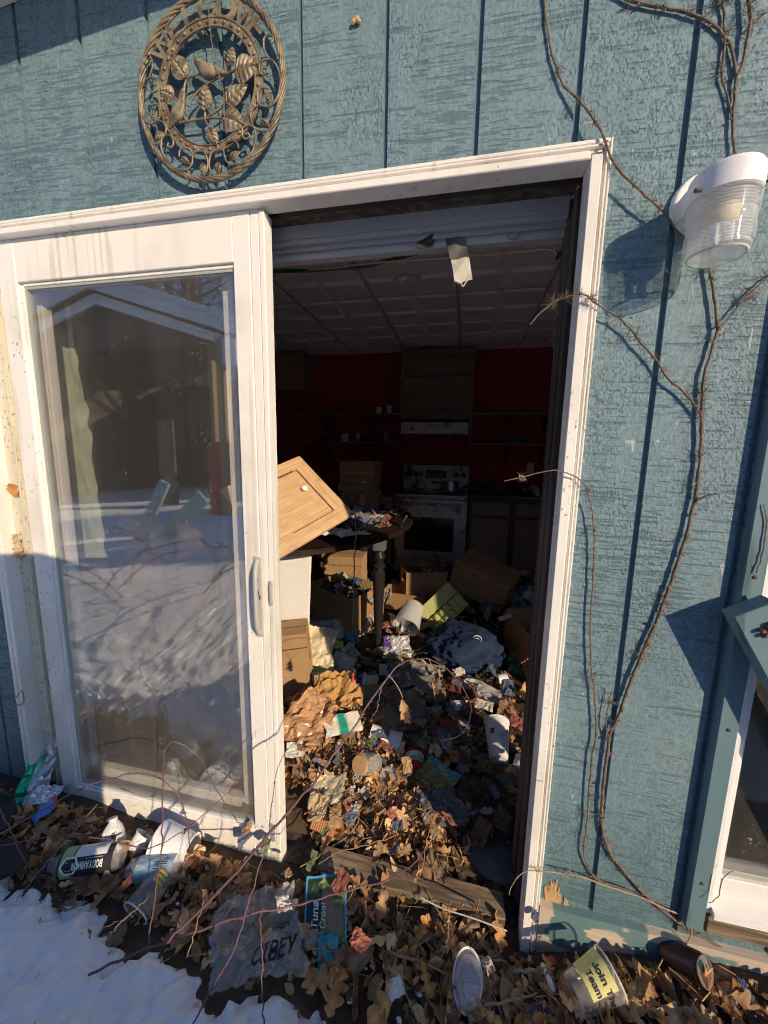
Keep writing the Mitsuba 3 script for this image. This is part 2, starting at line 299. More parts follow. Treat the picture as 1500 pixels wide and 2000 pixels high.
# ---------------- patio door frame ----------------
df = thing('patio_door_frame', 'white vinyl frame of the sliding patio door, grimy, open on its right side', 'door frame')
# right casing: wide face, dark groove, two narrow lips
part(df, 'right_casing', [box(.0295, .0525, -.024, .03, -.24, 1.8415, .002), box(.0525, .0575, -.014, .03, -.24, 1.850), box(.0575, .0625, -.021, .02, -.24, 1.8615, .0015), box(.0625, .0655, -.012, .02, -.24, 1.864), box(.0655, .0700, -.018, .0, -.24, 1.8725, .0012)], 'white_vinyl')
part(df, 'top_casing', [box(-1.70, .0290, -.024, .03, 1.8335, 1.8500, .002), box(-1.7, .0520, -.014, .03, 1.8505, 1.8560), box(-1.715, .0570, -.021, .02, 1.8560, 1.8615, .0015), box(-1.715, .0620, -.012, .02, 1.8615, 1.8645), box(-1.72, .0650, -.018, .0, 1.8645, 1.8725, .0012)], 'white_vinyl')
part(df, 'left_casing', [box(-1.700, -1.684, -.022, .03, -.3, 1.833, .002), box(-1.7065, -1.7005, -.013, .03, -.3, 1.85), box(-1.724, -1.707, -.019, .03, -.3, 1.862, .0015)], 'white_vinyl')
part(df, 'left_track', [box(-1.6835, -1.60, .022, .05, -.3, 1.834), box(-1.63, -1.622, .010, .022, -.3, 1.834, .001)], 'dirty_vinyl')
tag(part(df, 'weatherstrip', [box(.030, .044, .031, .062, -.24, 1.833), box(-.69, .029, .0305, .048, 1.8338, 1.86)], 'black_rubber'), 'black rubber weatherstrip at the jamb and black strip along the head')  # jamb weatherstrip, plus a plain black strip along the head channel
tag(part(df, 'right_jamb', [box(.026, .06, .063, .100, -.24, 1.834, .003), box(.020, .06, .1005, .150, -.24, 1.834, .003)], 'rotten_wood'), 'bare grey-brown wooden jamb inside the opening')
part(df, 'head_jamb', [box(-1.70, .0255, .0485, .088, 1.8345, 1.87), ], 'rotten_wood')
tag(part(df, 'head_track', [box(-1.69, .0195, .0885, .0945, 1.803, 1.86, .001), box(-1.69, .0195, .095, .110, 1.792, 1.806, .002), box(-1.69, .0195, .1105, .116, 1.781, 1.86, .001)], 'grey_vinyl'), 'grey metal head track')
tag(part(df, 'blind_rail', [box(-1.69, .0195, .118, .165, 1.790, 1.824, .004), box(-1.69, .0195, .128, .158, 1.768, 1.7885, .003), box(-1.69, .0195, .122, .126, 1.764, 1.789, .001)], 'pale_alu'), 'pale metal rail across the top of the opening')
part(df, 'sill_track', [box(-1.70, -.62, .006, .10, -.3, -.088), box(-.62, .02, .03, .12, -.3, -.135)], 'rotten_wood')

# ---------------- sliding panel with its glass ----------------
sp = thing('sliding_door_panel', 'white sliding glass door panel pushed open to the left, dusty glass and grubby handle', 'door')
SX0, SX1, SY0, SY1, SZ0, SZ1 = -1.587, -.712, .000, .036, -.20, 1.8325
part(sp, 'left_stile', [box(SX0, SX0 + .066, SY0, SY1, SZ0, SZ1, .002), box(SX0 + .066, SX0 + .078, SY0 + .007, SY1, .012, 1.71, .001)], 'white_vinyl')
part(sp, 'right_stile', [box(-.803, -.7545, SY0, SY1, SZ0, SZ1, .0015), box(-.7530, -.7285, SY0 + .001, SY1, SZ0, SZ1, .0015), box(-.7270, SX1, SY0 - .002, SY1 + .003, SZ0, SZ1 - .004, .002)], 'white_vinyl')
part(sp, 'top_rail', [box(SX0 + .0665, -.8035, SY0 + .0006, SY1, 1.716, SZ1, .0015), box(SX0 + .0785, -.8035, SY0 + .009, SY1, 1.7065, 1.7155, .001)], 'white_vinyl')
part(sp, 'bottom_rail', [box(SX0 + .0665, -.8035, SY0 + .0006, SY1, SZ0, .010, .002), box(SX0 + .0785, -.8035, SY0 + .006, SY1, .0105, .020, .001)], 'white_vinyl')
part(sp, 'glazing_bead', [box(SX0 + .0785, SX0 + .084, .012, .03, .0205, 1.706), box(-.8085, -.8035, .012, .03, .0205, 1.706), box(SX0 + .0845, -.809, .012, .03, .0205, .027), box(SX0 + .0845, -.809, .012, .03, 1.699, 1.706)], 'bead_grey')
gx0, gx1, gz0, gz1 = SX0 + .0845, -.8090, .0275, 1.6985
def pane(y, x0=gx0, x1=gx1, z0=gz0, z1=gz1): return mk([[x0, y, z0], [x1, y, z0], [x1, y, z1], [x0, y, z1]], [[0, 1, 2], [0, 2, 3]])
part(sp, 'pane', pane(.017), 'coated_glass'); part(sp, 'pane', pane(.027), 'coated_glass')
part(sp, 'dust_film', pane(.0155), 'glass_dust')
h = part(sp, 'handle', [tube([(-.7600, -.003, .925), (-.7585, -.014, .912), (-.7540, -.028, .885), (-.7520, -.033, .815), (-.7540, -.028, .738), (-.7585, -.014, .712), (-.7600, -.003, .700)], [.007, .007, .0065, .0065, .0065, .007, .007], 10, 36), box(-.774, -.747, -.006, -.0005, .690, .935, .003)], 'grubby_white', 40)
scene['grubby_white'] = prin((0.42, 0.41, 0.385), 0.4)
smears = [blob((-.7600 + .006*math.sin(i*2.1), -.0065, .905 - i*.013), .0040, 1, .6, i, 2, (.7, .14, 1.9)) for i in (0, 2, 3, 6, 7, 11)]
part(sp, 'grime', smears, 'rust')
part(sp, 'handle_screw', blob((-.7605, -.0085, .895), .004, 1, 0, 0), 'rust')
part(sp, 'latch', [box(-.7245, -.7145, -.0080, -.0025, .79, .865, .002), box(-.7225, -.7165, -.0105, -.0085, .80, .855, .001)], 'bead_grey')
part(sp, 'scuff', [blob((-.7400, -.0012, -.005 + i*.021), .011, 1, .5, i, 2, (.9, .06, 1.2)) for i in range(3)], 'grey_vinyl')
fp = thing('fixed_door_panel', 'fixed white door panel standing behind the open sliding glass panel', 'door')
part(fp, 'stile', box(-.880, -.820, .062, .092, -.2, 1.80, .002), 'white_vinyl')
part(fp, 'stile', box(-.818, -.806, .066, .092, -.2, 1.80, .002), 'pale_alu')
part(fp, 'stile', box(-1.60, -1.515, .062, .092, -.2, 1.80, .002), 'white_vinyl')
part(fp, 'top_rail', box(-1.5145, -.8805, .063, .092, 1.735, 1.80, .002), 'white_vinyl')
part(fp, 'bottom_rail', box(-1.5145, -.8805, .063, .092, -.2, .045, .002), 'white_vinyl')
part(fp, 'pane', pane(.078, -1.514, -.881, .046, 1.734), 'pane_glass')

# ---------------- window at the right ----------------
wn = thing('window', 'white framed window in the wall to the right of the vine, with teal casing', 'window')
part(wn, 'casing', box(.412, .4515, -.026, -.0012, .062, 1.80, .0015), 'teal_paint')
part(wn, 'casing', box(.4525, 1.5, -.026, -.0012, 1.722, 1.80, .0015), 'teal_paint')
part(wn, 'frame', [box(.4525, .464, -.020, .09, .112, 1.72, .001), box(.4645, .484, -.006, .09, .138, 1.70, .002), box(1.42, 1.449, -.02, .09, .112, 1.72, .002), box(.4645, 1.4195, -.02, .09, 1.700, 1.7195, .002)], 'white_paint')
sl = part(wn, 'sill', [mk(*(lambda p: (p, [[0, 2, 1], [0, 3, 2], [4, 5, 6], [4, 6, 7], [0, 1, 5], [0, 5, 4], [1, 2, 6], [1, 6, 5], [2, 3, 7], [2, 7, 6], [3, 0, 4], [3, 4, 7]]))(
    [[.4645, -.034, .1125], [1.4195, -.034, .1125], [1.4195, .06, .1125], [.4645, .06, .1125], [.4645, -.034, .128], [1.4195, -.034, .128], [1.4195, .06, .152], [.4645, .06, .152]])), box(.4845, 1.4195, -.005, .06, .1525, .205, .002)], 'white_paint')
part(wn, 'glazing_bead', [box(.4845, 1.4195, .004, .03, .2055, .221, .002)], 'bead_grey')
part(wn, 'pane', pane(.020, .4842, 1.4195, .2212, 1.6995), 'pane_glass')
part(wn, 'dust_film', pane(.0185, .4842, 1.4195, .2212, 1.6995), 'glass_dust')
for z in (.985, .62, .20): part(wn, 'nail_head', blob((.432, -.027, z), .0045, 1, .3, int(z*10), 2, (1, .5, 1)), 'rust')
bb = one('sill_board', 'bare brown stained board fixed under the window sill', 'board', box(.462, 1.5, -.019, -.0015, .050, .1105, .002), 'old_wood')
dp, dl = (0.3729, -0.0600, 0.9507), (0.5083, -0.0600, 0.7254)
dv = np.array(dl) - np.array(dp); dv[1] = -0.005
dv /= np.linalg.norm(dv); L = 1.16
br = thing('diagonal_rail', 'teal painted timber rail sloping down across the window edge, bolt heads on top', 'rail')
m = box(0, L, -.022, .022, -.040, .040, .0015)
c0 = np.array(dp) + dv*.0 + np.array([.030, -.004, -.018])
part(br, 'timber', frame(m, c0, dv, np.cross(dv, [0, 1, 0])), 'teal_paint')
for i, (a, b) in enumerate([(.030, .0), (.037, .008), (.024, .009), (.040, -.009), (.029, -.011), (.046, .001)]):
    q = c0 + dv*(a + .012) + np.cross(dv, [0, 1, 0])*b
    part(br, 'bolt', tube([q + [0, -.020, 0], q + [0.002, -.034, .001]], .0045, 7), 'rust')

# ---------------- welcome sign ----------------
def circ(p):
    (ax, ay), (bx, by), (cx, cy) = p
    d = 2*(ax*(by - cy) + bx*(cy - ay) + cx*(ay - by))
    ux = ((ax*ax + ay*ay)*(by - cy) + (bx*bx + by*by)*(cy - ay) + (cx*cx + cy*cy)*(ay - by))/d
    uy = ((ax*ax + ay*ay)*(cx - bx) + (bx*bx + by*by)*(ax - cx) + (cx*cx + cy*cy)*(bx - ax))/d
    return ux, uy, math.hypot(ax - ux, ay - uy)
SYS = -0.024
ox, oz, orr = circ([(-1.0218, 2.1230), (-0.6425, 2.0792), (-0.8456, 1.8957)])
ix, iz, irr = circ([(-0.9568, 2.1285), (-0.7022, 2.0984), (-0.8418, 1.9597)])
ws = thing('welcome_sign', 'round bronze metal welcome sign with birds, leaves and scrolls, hung above the door', 'sign')
ng = 180; an = np.linspace(0, 2*np.pi, ng, endpoint=False)
strands = []
for s in range(6):
    ph = an*9 + s*2*np.pi/6
    rr = orr + .0045*np.cos(ph); pts = np.c_[ox + rr*np.cos(an), SYS + .0045*np.sin(ph), oz + rr*np.sin(an)]
    strands.append(tube(np.vstack([pts, pts[:1]]), .0030, 6, caps=False))
part(ws, 'rope_ring', strands, 'bronze', True)
def ring(cx, cz, r0, r1, y0, y1, n=96):
    g = sg.Point(cx, cz).buffer(r1, 48).difference(sg.Point(cx, cz).buffer(r0, 48)); return extr(g, y0, y1)
part(ws, 'inner_ring', [ring(ix, iz, irr - .0095, irr + .0095, SYS - .002, SYS + .002), ring(ix, iz, irr + .0075, irr + .0100, SYS - .004, SYS + .0015), ring(ix, iz, irr - .0100, irr - .0075, SYS - .004, SYS + .0015)], 'bronze')
for i in range(38):
    a = 2*np.pi*i/38 + .05
    part(ws, 'rivet', mk(trimesh.creation.icosphere(1, .0044).vertices*[1, .7, 1] + [ix + irr*math.cos(a), SYS - .003, iz + irr*math.sin(a)], trimesh.creation.icosphere(1).faces), 'bronze', True)
wl, el = [(-0.9588, 2.1979), (-0.7029, 2.1913)]
aW, aE = (math.degrees(math.atan2(z - iz, x - ix)) for x, z in (wl, el))
def letter(c, h, d):
    m = text(c, h, d); b = m.bounds; m.apply_translation([-(b[0][0] + b[1][0])/2, 0, 0]); return m
for i, c in enumerate('WELCOME'):
    a = math.radians(aW + (aE - aW)*i/6); hh = orr - irr - .0150
    m = letter(c, hh, .0025)
    k = 1.0 if c in 'WM' else 1.22
    v = np.array(m.vertices); x, y = v[:, 0]*k, v[:, 1] + irr + .0085
    ax = a - x/(irr + .030)*0 ; 
    er, et = np.array([math.cos(a), math.sin(a)]), np.array([math.sin(a), -math.cos(a)])
    P = y[:, None]*er + x[:, None]*et
    part(ws, 'letter', mk(np.c_[ix + P[:, 0], SYS + .001 - v[:, 2], iz + P[:, 1]], m.faces), 'bronze')
def metal_leaf(b, t, w, yo=-.004, name='leaf'):
    b, t = np.array(b), np.array(t); Lx = np.linalg.norm(t - b); e = (t - b)/Lx; nrm = np.array([-e[1], e[0]])
    u, v, f = grid(25, 13); s = (v - .5)*2
    wd = np.sin(np.pi*np.clip(u, 0, 1)**.75)**.8*w*.5*(1 - .25*u)
    q = b + np.outer(u*Lx, e) + (s*wd)[:, None]*nrm
    vein = np.exp(-(s/.10)**2)*(.0036) + .0034*np.exp(-((np.mod(u*5.2 - np.abs(s)*.75, 1) - .5)/.13)**2)*(np.abs(s) < .93)
    y = SYS + yo - .007*np.sin(np.pi*u)*(1 - s*s*.8) + vein
    top = np.c_[q[:, 0], y, q[:, 1]]; bot = top + [0, .0012, 0]
    part(ws, name, mk(np.vstack([top, bot]), np.vstack([f, f[:, ::-1] + len(top)])), 'bronze', 40)
Zs = .000327
for pts, w in [([(-0.8912, 2.1182), (-0.9316, 2.1718)], 145), ([(-0.7784, 2.1224), (-0.7638, 2.1598)], 95), ([(-0.7628, 2.1105), (-0.7011, 2.1109)], 185), ([(-0.7896, 2.0473), (-0.7306, 2.0789)], 135), ([(-0.8464, 2.0416), (-0.8387, 2.0973)], 122), ([(-0.7997, 2.0239), (-0.7405, 1.9943)], 168), ([(-0.8365, 2.0048), (-0.8173, 1.9624)], 92), ([(-0.9279, 2.0852), (-0.9675, 2.1011)], 112)]:
    metal_leaf(pts[0], pts[1], w*Zs*1.08)
for pts in [[(-0.6772, 2.0606), (-0.6824, 2.0331)], [(-0.7022, 2.0063), (-0.6785, 1.9859)], [(-0.7876, 1.9343), (-0.7581, 1.9490)], [(-0.8620, 1.9366), (-0.8616, 1.9049)], [(-0.8203, 1.9323), (-0.8195, 1.9035)], [(-0.9225, 1.9543), (-0.8951, 1.9346)], [(-0.9685, 2.0164), (-0.9974, 2.0013)], [(-0.9972, 2.0696), (-0.9891, 2.0391)]]:
    metal_leaf(pts[0], pts[1], 60*Zs, .002, 'small_leaf')
def wire(p, r, name, y=SYS): part(ws, name, tube(np.c_[np.array(p)[:, 0], np.full(len(p), y), np.array(p)[:, 1]], r, 6, 8*len(p)), 'bronze', True)
for p in [[(-0.9012, 2.0967), (-0.8967, 2.1114), (-0.8825, 2.1207), (-0.8639, 2.1223), (-0.8524, 2.1192)], [(-0.8902, 2.0583), (-0.8824, 2.0727), (-0.8541, 2.0921), (-0.8302, 2.1011), (-0.8035, 2.1082), (-0.7870, 2.1119), (-0.7578, 2.1146)], [(-0.7884, 2.0517), (-0.8171, 2.0392), (-0.8410, 2.0310)], [(-0.9411, 2.0266), (-0.9269, 2.0291), (-0.8922, 2.0290), (-0.8547, 2.0282), (-0.8378, 2.0274), (-0.7997, 2.0226)], [(-0.8470, 2.0435), (-0.8479, 2.0281), (-0.8325, 2.0038)], [(-0.9280, 2.0839), (-0.9200, 2.0749)], [(-0.7885, 2.1146), (-0.7831, 2.1237), (-0.7782, 2.1254)]]:
    wire(p, .0026, 'stem')
for p in [[(-0.6685, 2.1472), (-0.6616, 2.1532), (-0.6656, 2.1622), (-0.6777, 2.1643), (-0.6856, 2.1573), (-0.6860, 2.1442), (-0.6803, 2.1300), (-0.6730, 2.1192)], [(-0.6889, 2.1024), (-0.6781, 2.1014), (-0.6769, 2.0924), (-0.6893, 2.0902), (-0.6990, 2.1003), (-0.6979, 2.1124), (-0.6853, 2.1188), (-0.6700, 2.1163), (-0.6565, 2.1044), (-0.6493, 2.0876), (-0.6466, 2.0750)],
          [(-0.6466, 2.0750), (-0.6502, 2.0511), (-0.6600, 2.0328), (-0.6758, 2.0239), (-0.6945, 2.0279), (-0.7052, 2.0394), (-0.7036, 2.0567), (-0.6933, 2.0650), (-0.6778, 2.0602)], [(-0.7039, 2.0305), (-0.7184, 2.0250), (-0.7243, 2.0120), (-0.7196, 1.9935), (-0.7088, 1.9818), (-0.6946, 1.9761), (-0.6803, 1.9780)],
          [(-0.7397, 1.9752), (-0.7315, 1.9772), (-0.7279, 1.9695), (-0.7384, 1.9665), (-0.7477, 1.9768), (-0.7456, 1.9894), (-0.7308, 1.9938), (-0.7151, 1.9852), (-0.7119, 1.9669), (-0.7199, 1.9421), (-0.7368, 1.9260), (-0.7569, 1.9153), (-0.7800, 1.9181), (-0.7960, 1.9333), (-0.7984, 1.9521), (-0.7911, 1.9643), (-0.7760, 1.9675), (-0.7615, 1.9604), (-0.7587, 1.9491)],
          [(-0.8266, 1.8973), (-0.8330, 1.9056), (-0.8399, 1.9226), (-0.8361, 1.9409), (-0.8270, 1.9517), (-0.8117, 1.9537), (-0.7980, 1.9467)], [(-0.8590, 1.9010), (-0.8481, 1.9101), (-0.8426, 1.9283), (-0.8461, 1.9448), (-0.8574, 1.9555), (-0.8729, 1.9561), (-0.8839, 1.9468), (-0.8865, 1.9336), (-0.8977, 1.9227), (-0.9137, 1.9205), (-0.9292, 1.9256), (-0.9479, 1.9383), (-0.9643, 1.9567), (-0.9715, 1.9795), (-0.9684, 1.9953), (-0.9535, 2.0036), (-0.9398, 1.9970), (-0.9354, 1.9856), (-0.9433, 1.9753), (-0.9536, 1.9799), (-0.9495, 1.9861)],
          [(-0.9220, 1.9515), (-0.9193, 1.9647), (-0.9067, 1.9698), (-0.8914, 1.9639), (-0.8835, 1.9521)], [(-0.9994, 1.9912), (-0.9834, 1.9878), (-0.9684, 1.9953)], [(-0.9792, 2.0372), (-0.9619, 2.0316), (-0.9541, 2.0177), (-0.9605, 2.0046)],
          [(-0.9940, 2.0734), (-0.9796, 2.0745), (-0.9700, 2.0625), (-0.9693, 2.0491), (-0.9792, 2.0372), (-0.9974, 2.0343), (-1.0145, 2.0448), (-1.0218, 2.0646), (-1.0209, 2.0938)], [(-0.9797, 2.1160), (-0.9903, 2.1160), (-0.9963, 2.1086), (-0.9899, 2.1005), (-0.9737, 2.1025), (-0.9692, 2.1149), (-0.9769, 2.1278), (-0.9925, 2.1315), (-1.0091, 2.1250), (-1.0174, 2.1118), (-1.0209, 2.0938)], [(-0.9986, 2.1623), (-1.0070, 2.1676), (-1.0060, 2.1777), (-0.9935, 2.1795), (-0.9837, 2.1715), (-0.9815, 2.1557), (-0.9881, 2.1412), (-0.9931, 2.1329)]]:
    wire(p, .0023, 'scroll', SYS - .005)
def bird(axis, rad, name='bird'):
    a = np.array(axis); p = np.c_[a[:, 0], np.full(len(a), SYS - .004), a[:, 1]]
    n = 26; q = smoothline(p, n); r = np.interp(np.linspace(0, 1, n), np.linspace(0, 1, len(rad)), rad)*Zs
    m = tube(q, r, 14); v = np.array(m.vertices); v[:, 1] = SYS - .004 + (v[:, 1] - SYS + .004)*.62
    v += (meshkit.fbm(v*260, 2)[:, None] - .5)*.0022
    return part(ws, name, mk(v, m.faces), 'bronze', True)
B1, B2 = [(-0.8645, 2.1589), (-0.8637, 2.1517), (-0.8560, 2.1405), (-0.8452, 2.1282), (-0.8308, 2.1198), (-0.8095, 2.1174), (-0.7877, 2.1100)], [(-0.8970, 2.0981), (-0.9005, 2.0927), (-0.9043, 2.0817), (-0.9075, 2.0665), (-0.9148, 2.0506), (-0.9298, 2.0369), (-0.9443, 2.0217)]
b1 = bird(B1, [5, 26, 36, 52, 48, 20, 12]); b2 = bird(B2, [6, 26, 30, 48, 52, 32, 12])
for pts, bk in [([(-0.8363, 2.1096), (-0.8336, 2.0991)], b1), ([(-0.9048, 2.0453), (-0.9007, 2.0302)], b2), ([(-0.9119, 2.0436), (-0.9164, 2.0285)], b2), ([(-0.8263, 2.1106), (-0.8135, 2.1035)], b1)]:
    part(bk, 'leg', tube(np.c_[np.array(pts)[:, 0], np.full(2, SYS - .002), np.array(pts)[:, 1]], .0016, 5), 'bronze')
hk = [(-0.8387, 2.2191), (-0.8379, 2.2053), (-0.8431, 2.2017)]
part(ws, 'hook', tube(np.c_[np.array(hk)[:, 0], [-.004, -.022, -.016], np.array(hk)[:, 1]], .003, 6, 14), 'rust')
st = [(-0.8154, 2.2675), (-0.8155, 2.2391), (-0.8136, 2.1934), (-0.8046, 2.1359), (-0.7940, 2.0923), (-0.7846, 2.0559), (-0.7864, 2.0209), (-0.7799, 1.9740)]
one('dry_tendril', 'thin dry brown vine tendril dangling in front of the round welcome sign', 'tendril', tube(np.c_[np.array(st)[:, 0], np.full(8, -.040), np.array(st)[:, 1]], .0012, 5, 60, .0015, 3), 'vine_bark', True)

# ---------------- wall lamp ----------------
wlamp = thing('wall_lamp', 'white outdoor wall lamp with ribbed clear glass jar, above the climbing vine', 'lamp')
LX, LY = .244, -.088
def lz(m, x=LX, y=LY, z=0): return move(m, (x, y, z))
m = lathe([(0, .016), (.050, .016), (.055, .013), (.058, .006), (.058, 0), (0, 0)], 48); m = move(m, rx=90)
CAPZ = 1.698
part(wlamp, 'back_plate', move(m, (.250, -.0005, 1.738)), 'white_paint', 35)
part(wlamp, 'mount_screw', [move(lathe([(0, .004), (.0035, .003), (.005, 0), (0, 0)], 12), (.210, -.0165, 1.722), rx=90)], 'bead_grey', 35)
cap = lathe([(0, .046), (.042, .046), (.050, .043), (.0545, .036), (.0545, 0), (.0520, -.002), (.050, .028), (0, .032)], 48)
neck = move(box(-.046, .046, 0, LY*-1 - .0, .004, .044, .004), (LX, LY, CAPZ))
part(wlamp, 'cap', [lz(cap, z=CAPZ), neck], 'white_paint', 35)
prof = []; JL = .086
for t in np.linspace(0, 1, 110):
    z = -.002 - t*JL; r = .0510 - .003*t
    rib = (t < .36) or (.60 < t < .92)
    prof.append((r + (.0027*abs(math.sin(t*math.pi*17)) if rib else .0012*math.sin((t - .36)/.24*math.pi) if .36 < t < .6 else 0), z))
prof += [(.0455, -.002 - JL*1.03), (.042, -.003 - JL*1.05), (.036, -.003 - JL*1.05), (.034, -.002 - JL*1.02), (0, -.001 - JL*1.01)]
prof += [(0, .0015 - JL), (.040, .0015 - JL), (.0445, .004 - JL), (.0472, -.002), (.0510, -.002)]
part(wlamp, 'glass_jar', lz(lathe(prof, 72), z=CAPZ), 'jar_glass', 40)
part(wlamp, 'jar_film', lz(lathe([(.0478, -.004), (.0442, .005 - JL)], 48), z=CAPZ), 'jar_film', True)
part(wlamp, 'jar_dirt', lz(lathe([(.0460, -.0035 - JL*1.03), (.0440, -.0046 - JL*1.05), (.0415, -.0044 - JL*1.05)], 40), z=CAPZ), 'bead_pale')
part(wlamp, 'socket', lz(lathe([(0, -.045), (.020, -.045), (.024, -.040), (.026, -.022), (.022, .0), (0, 0)], 28), z=CAPZ + .002), 'cream_part', 40)
bl = [tube([(LX - .012 + .012*i, LY - .010 + .010*(i % 2), 1.655), (LX - .012 + .012*i, LY - .010 + .010*(i % 2), 1.628), (LX - .006 + .008*i, LY, 1.622)], .0058, 8, 12) for i in range(3)]
part(wlamp, 'bulb', bl + [lz(lathe([(0, -.050), (.016, -.048), (.018, -.042), (0, -.040)], 20), z=CAPZ)], 'plastic_white', 40)
for a in (205, 325, 85):
    d = np.array([math.cos(math.radians(a)), math.sin(math.radians(a)), 0]); p = np.array([LX, LY, CAPZ + .006])
    part(wlamp, 'thumb_screw', [tube([p + d*.051, p + d*.062], .0022, 6), blob(p + d*.063, .0048, 1, .5, a, 3, (1, 1, .9))], 'rust')

# ---------------- climbing vines on the wall ----------------
def tuft(p, n, r, seed):
    g = np.random.default_rng(seed); ms = []
    for _ in range(n):
        d = g.normal(size=3); d[1] = -abs(d[1])*.6 + .25; d /= np.linalg.norm(d)
        e = d + g.normal(size=3)*.6
        ms.append(tube([p, p + d*r*.5, p + d*r*.6 + e*r*.45], [.0007, .0005, .0003], 4))
    return ms
def vine(parent, name, pts, r, mat='vine_bark', knots=10, seed=0, tufts=6, n=None):
    pts = np.array(pts); n = n or 14*len(pts)
    q = smoothline(pts, n); L = len(q); g = np.random.default_rng(seed)
    q = q + .0010*(meshkit.noise(np.c_[np.arange(L)*.22, np.zeros(L), np.zeros(L)][:, None] + np.array([[0, 0, 0], [31, 0, 0], [77, 0, 0.]])[None], seed) - .5)*2*[1, .4, 1]
    rr = np.interp(np.linspace(0, 1, L), np.linspace(0, 1, len(r)), r)
    rr = .63*rr*(1 + .05*meshkit.noise(np.c_[np.arange(L)*.9, np.zeros(L), np.zeros(L)], seed))
    ms = []
    for i in np.linspace(6, L - 6, knots).astype(int):
        rr[i - 1:i + 2] *= [1.1, 1.3, 1.1]
        d = g.normal(size=3)*[1, .3, 1]; d[1] = -abs(d[1]); d /= np.linalg.norm(d)
        ms.append(tube([q[i], q[i] + d*rr[i]*1.7, q[i] + d*rr[i]*2.4], [rr[i]*.7, rr[i]*.55, rr[i]*.25], 5))
    k = part(parent, name, [tube(q, rr, 7)] + ms, mat, 50)
    if tufts:
        ts = []
        for i in g.integers(4, L - 4, tufts): ts += tuft(q[i], 11, .010 + .010*g.random(), int(g.integers(1e6)))
        tag(part(k, 'rootlets', ts, mat), None, kind='stuff')
    return k
cv = thing('climbing_vine', 'thick bare woody vine climbing the blue-green wall behind the lamp', 'vine')
vine(cv, 'stem', [(0.6124, -0.0100, -0.0230), (0.5441, -0.0100, -0.0045), (0.4310, -0.0100, 0.0383), (0.3358, -0.0100, 0.1007), (0.2892, -0.0100, 0.1455), (0.2269, -0.0100, 0.2226), (0.2003, -0.0100, 0.3086), (0.1948, -0.0100, 0.4276), (0.1953, -0.0100, 0.5437), (0.2132, -0.0100, 0.6171), (0.2221, -0.0100, 0.6734), (0.2497, -0.0100, 0.7968), (0.2769, -0.0100, 0.9139), (0.2918, -0.0100, 1.0064), (0.3026, -0.0100, 1.0836), (0.3075, -0.0100, 1.1637), (0.3047, -0.0100, 1.2631), (0.2966, -0.0100, 1.3274), (0.2920, -0.0100, 1.4007), (0.3014, -0.0100, 1.4717), (0.3034, -0.0100, 1.4916), (0.2845, -0.0100, 1.5809), (0.2725, -0.0100, 1.6391), (0.2719, -0.0100, 1.7321), (0.2891, -0.0100, 1.8108)], [.0042, .0050, .0056, .0060, .0055, .0045, .0035], knots=46, seed=1, tufts=41)
vine(cv, 'branch', [(0.2915, -0.0080, 1.8206), (0.2810, -0.0070, 1.8835), (0.2779, -0.0070, 1.9375), (0.2776, -0.0080, 1.9534), (0.2819, -0.0090, 1.9660), (0.2848, -0.0110, 2.0071), (0.2854, -0.0120, 2.0279), (0.2739, -0.0100, 2.0952), (0.2749, -0.0100, 2.1946), (0.2555, -0.0080, 2.2971)], [.0036, .0046, .0050], knots=12, seed=2, tufts=8)
vine(cv, 'branch', [(0.2778, -0.0060, 1.9484), (0.2683, -0.0060, 1.9873), (0.2568, -0.0060, 2.0115), (0.2340, -0.0060, 2.0385), (0.2123, -0.0060, 2.0571), (0.1725, -0.0060, 2.0766), (0.1272, -0.0060, 2.0932), (0.0809, -0.0060, 2.1118), (0.0294, -0.0060, 2.1467), (-0.0331, -0.0060, 2.2256), (-0.0704, -0.0060, 2.3391)], [.0040, .0046, .0036], knots=12, seed=3, tufts=9)
vine(cv, 'branch', [(0.2809, -0.0060, 1.8825), (0.2699, -0.0060, 1.9141), (0.2557, -0.0060, 1.9501), (0.2513, -0.0060, 1.9710), (0.2511, -0.0060, 2.0043), (0.2444, -0.0060, 2.0545), (0.2350, -0.0060, 2.1068), (0.2330, -0.0060, 2.2006), (0.2020, -0.0060, 2.2829)], [.0026, .0034, .0034], knots=8, seed=4, tufts=12)
vine(cv, 'branch', [(0.2854, -0.0120, 2.0279), (0.2927, -0.0120, 2.0329), (0.3009, -0.0120, 2.0426)], [.0036, .0034, .0040], knots=2, seed=5, tufts=0)
vine(cv, 'branch', [(0.2944, -0.0100, 1.3295), (0.2864, -0.0120, 1.3399), (0.2613, -0.0130, 1.3695), (0.2180, -0.0140, 1.4068), (0.2005, -0.0140, 1.4333), (0.1552, -0.0150, 1.4864), (0.1324, -0.0160, 1.5128), (0.0936, -0.0200, 1.5410), (0.0586, -0.0320, 1.5570), (0.0348, -0.0420, 1.5698), (-0.0112, -0.0500, 1.5616), (-0.0439, -0.0560, 1.5393), (-0.0700, -0.0600, 1.5088)], [.0038, .0036, .0032, .0026, .0020, .0015], knots=14, seed=6, tufts=16)
vine(cv, 'branch', [(0.3019, -0.0130, 1.4908), (0.3104, -0.0130, 1.5082), (0.3168, -0.0130, 1.5147), (0.3390, -0.0130, 1.5475), (0.3650, -0.0130, 1.5791), (0.3989, -0.0130, 1.6092)], [.0034, .0030, .0024], knots=5, seed=7, tufts=4)
vine(cv, 'branch', [(0.3072, -0.0120, 1.1346), (0.3113, -0.0180, 1.1479), (0.3187, -0.0240, 1.1555), (0.3364, -0.0320, 1.1615)], [.0030, .0026, .0022], knots=2, seed=8, tufts=0)
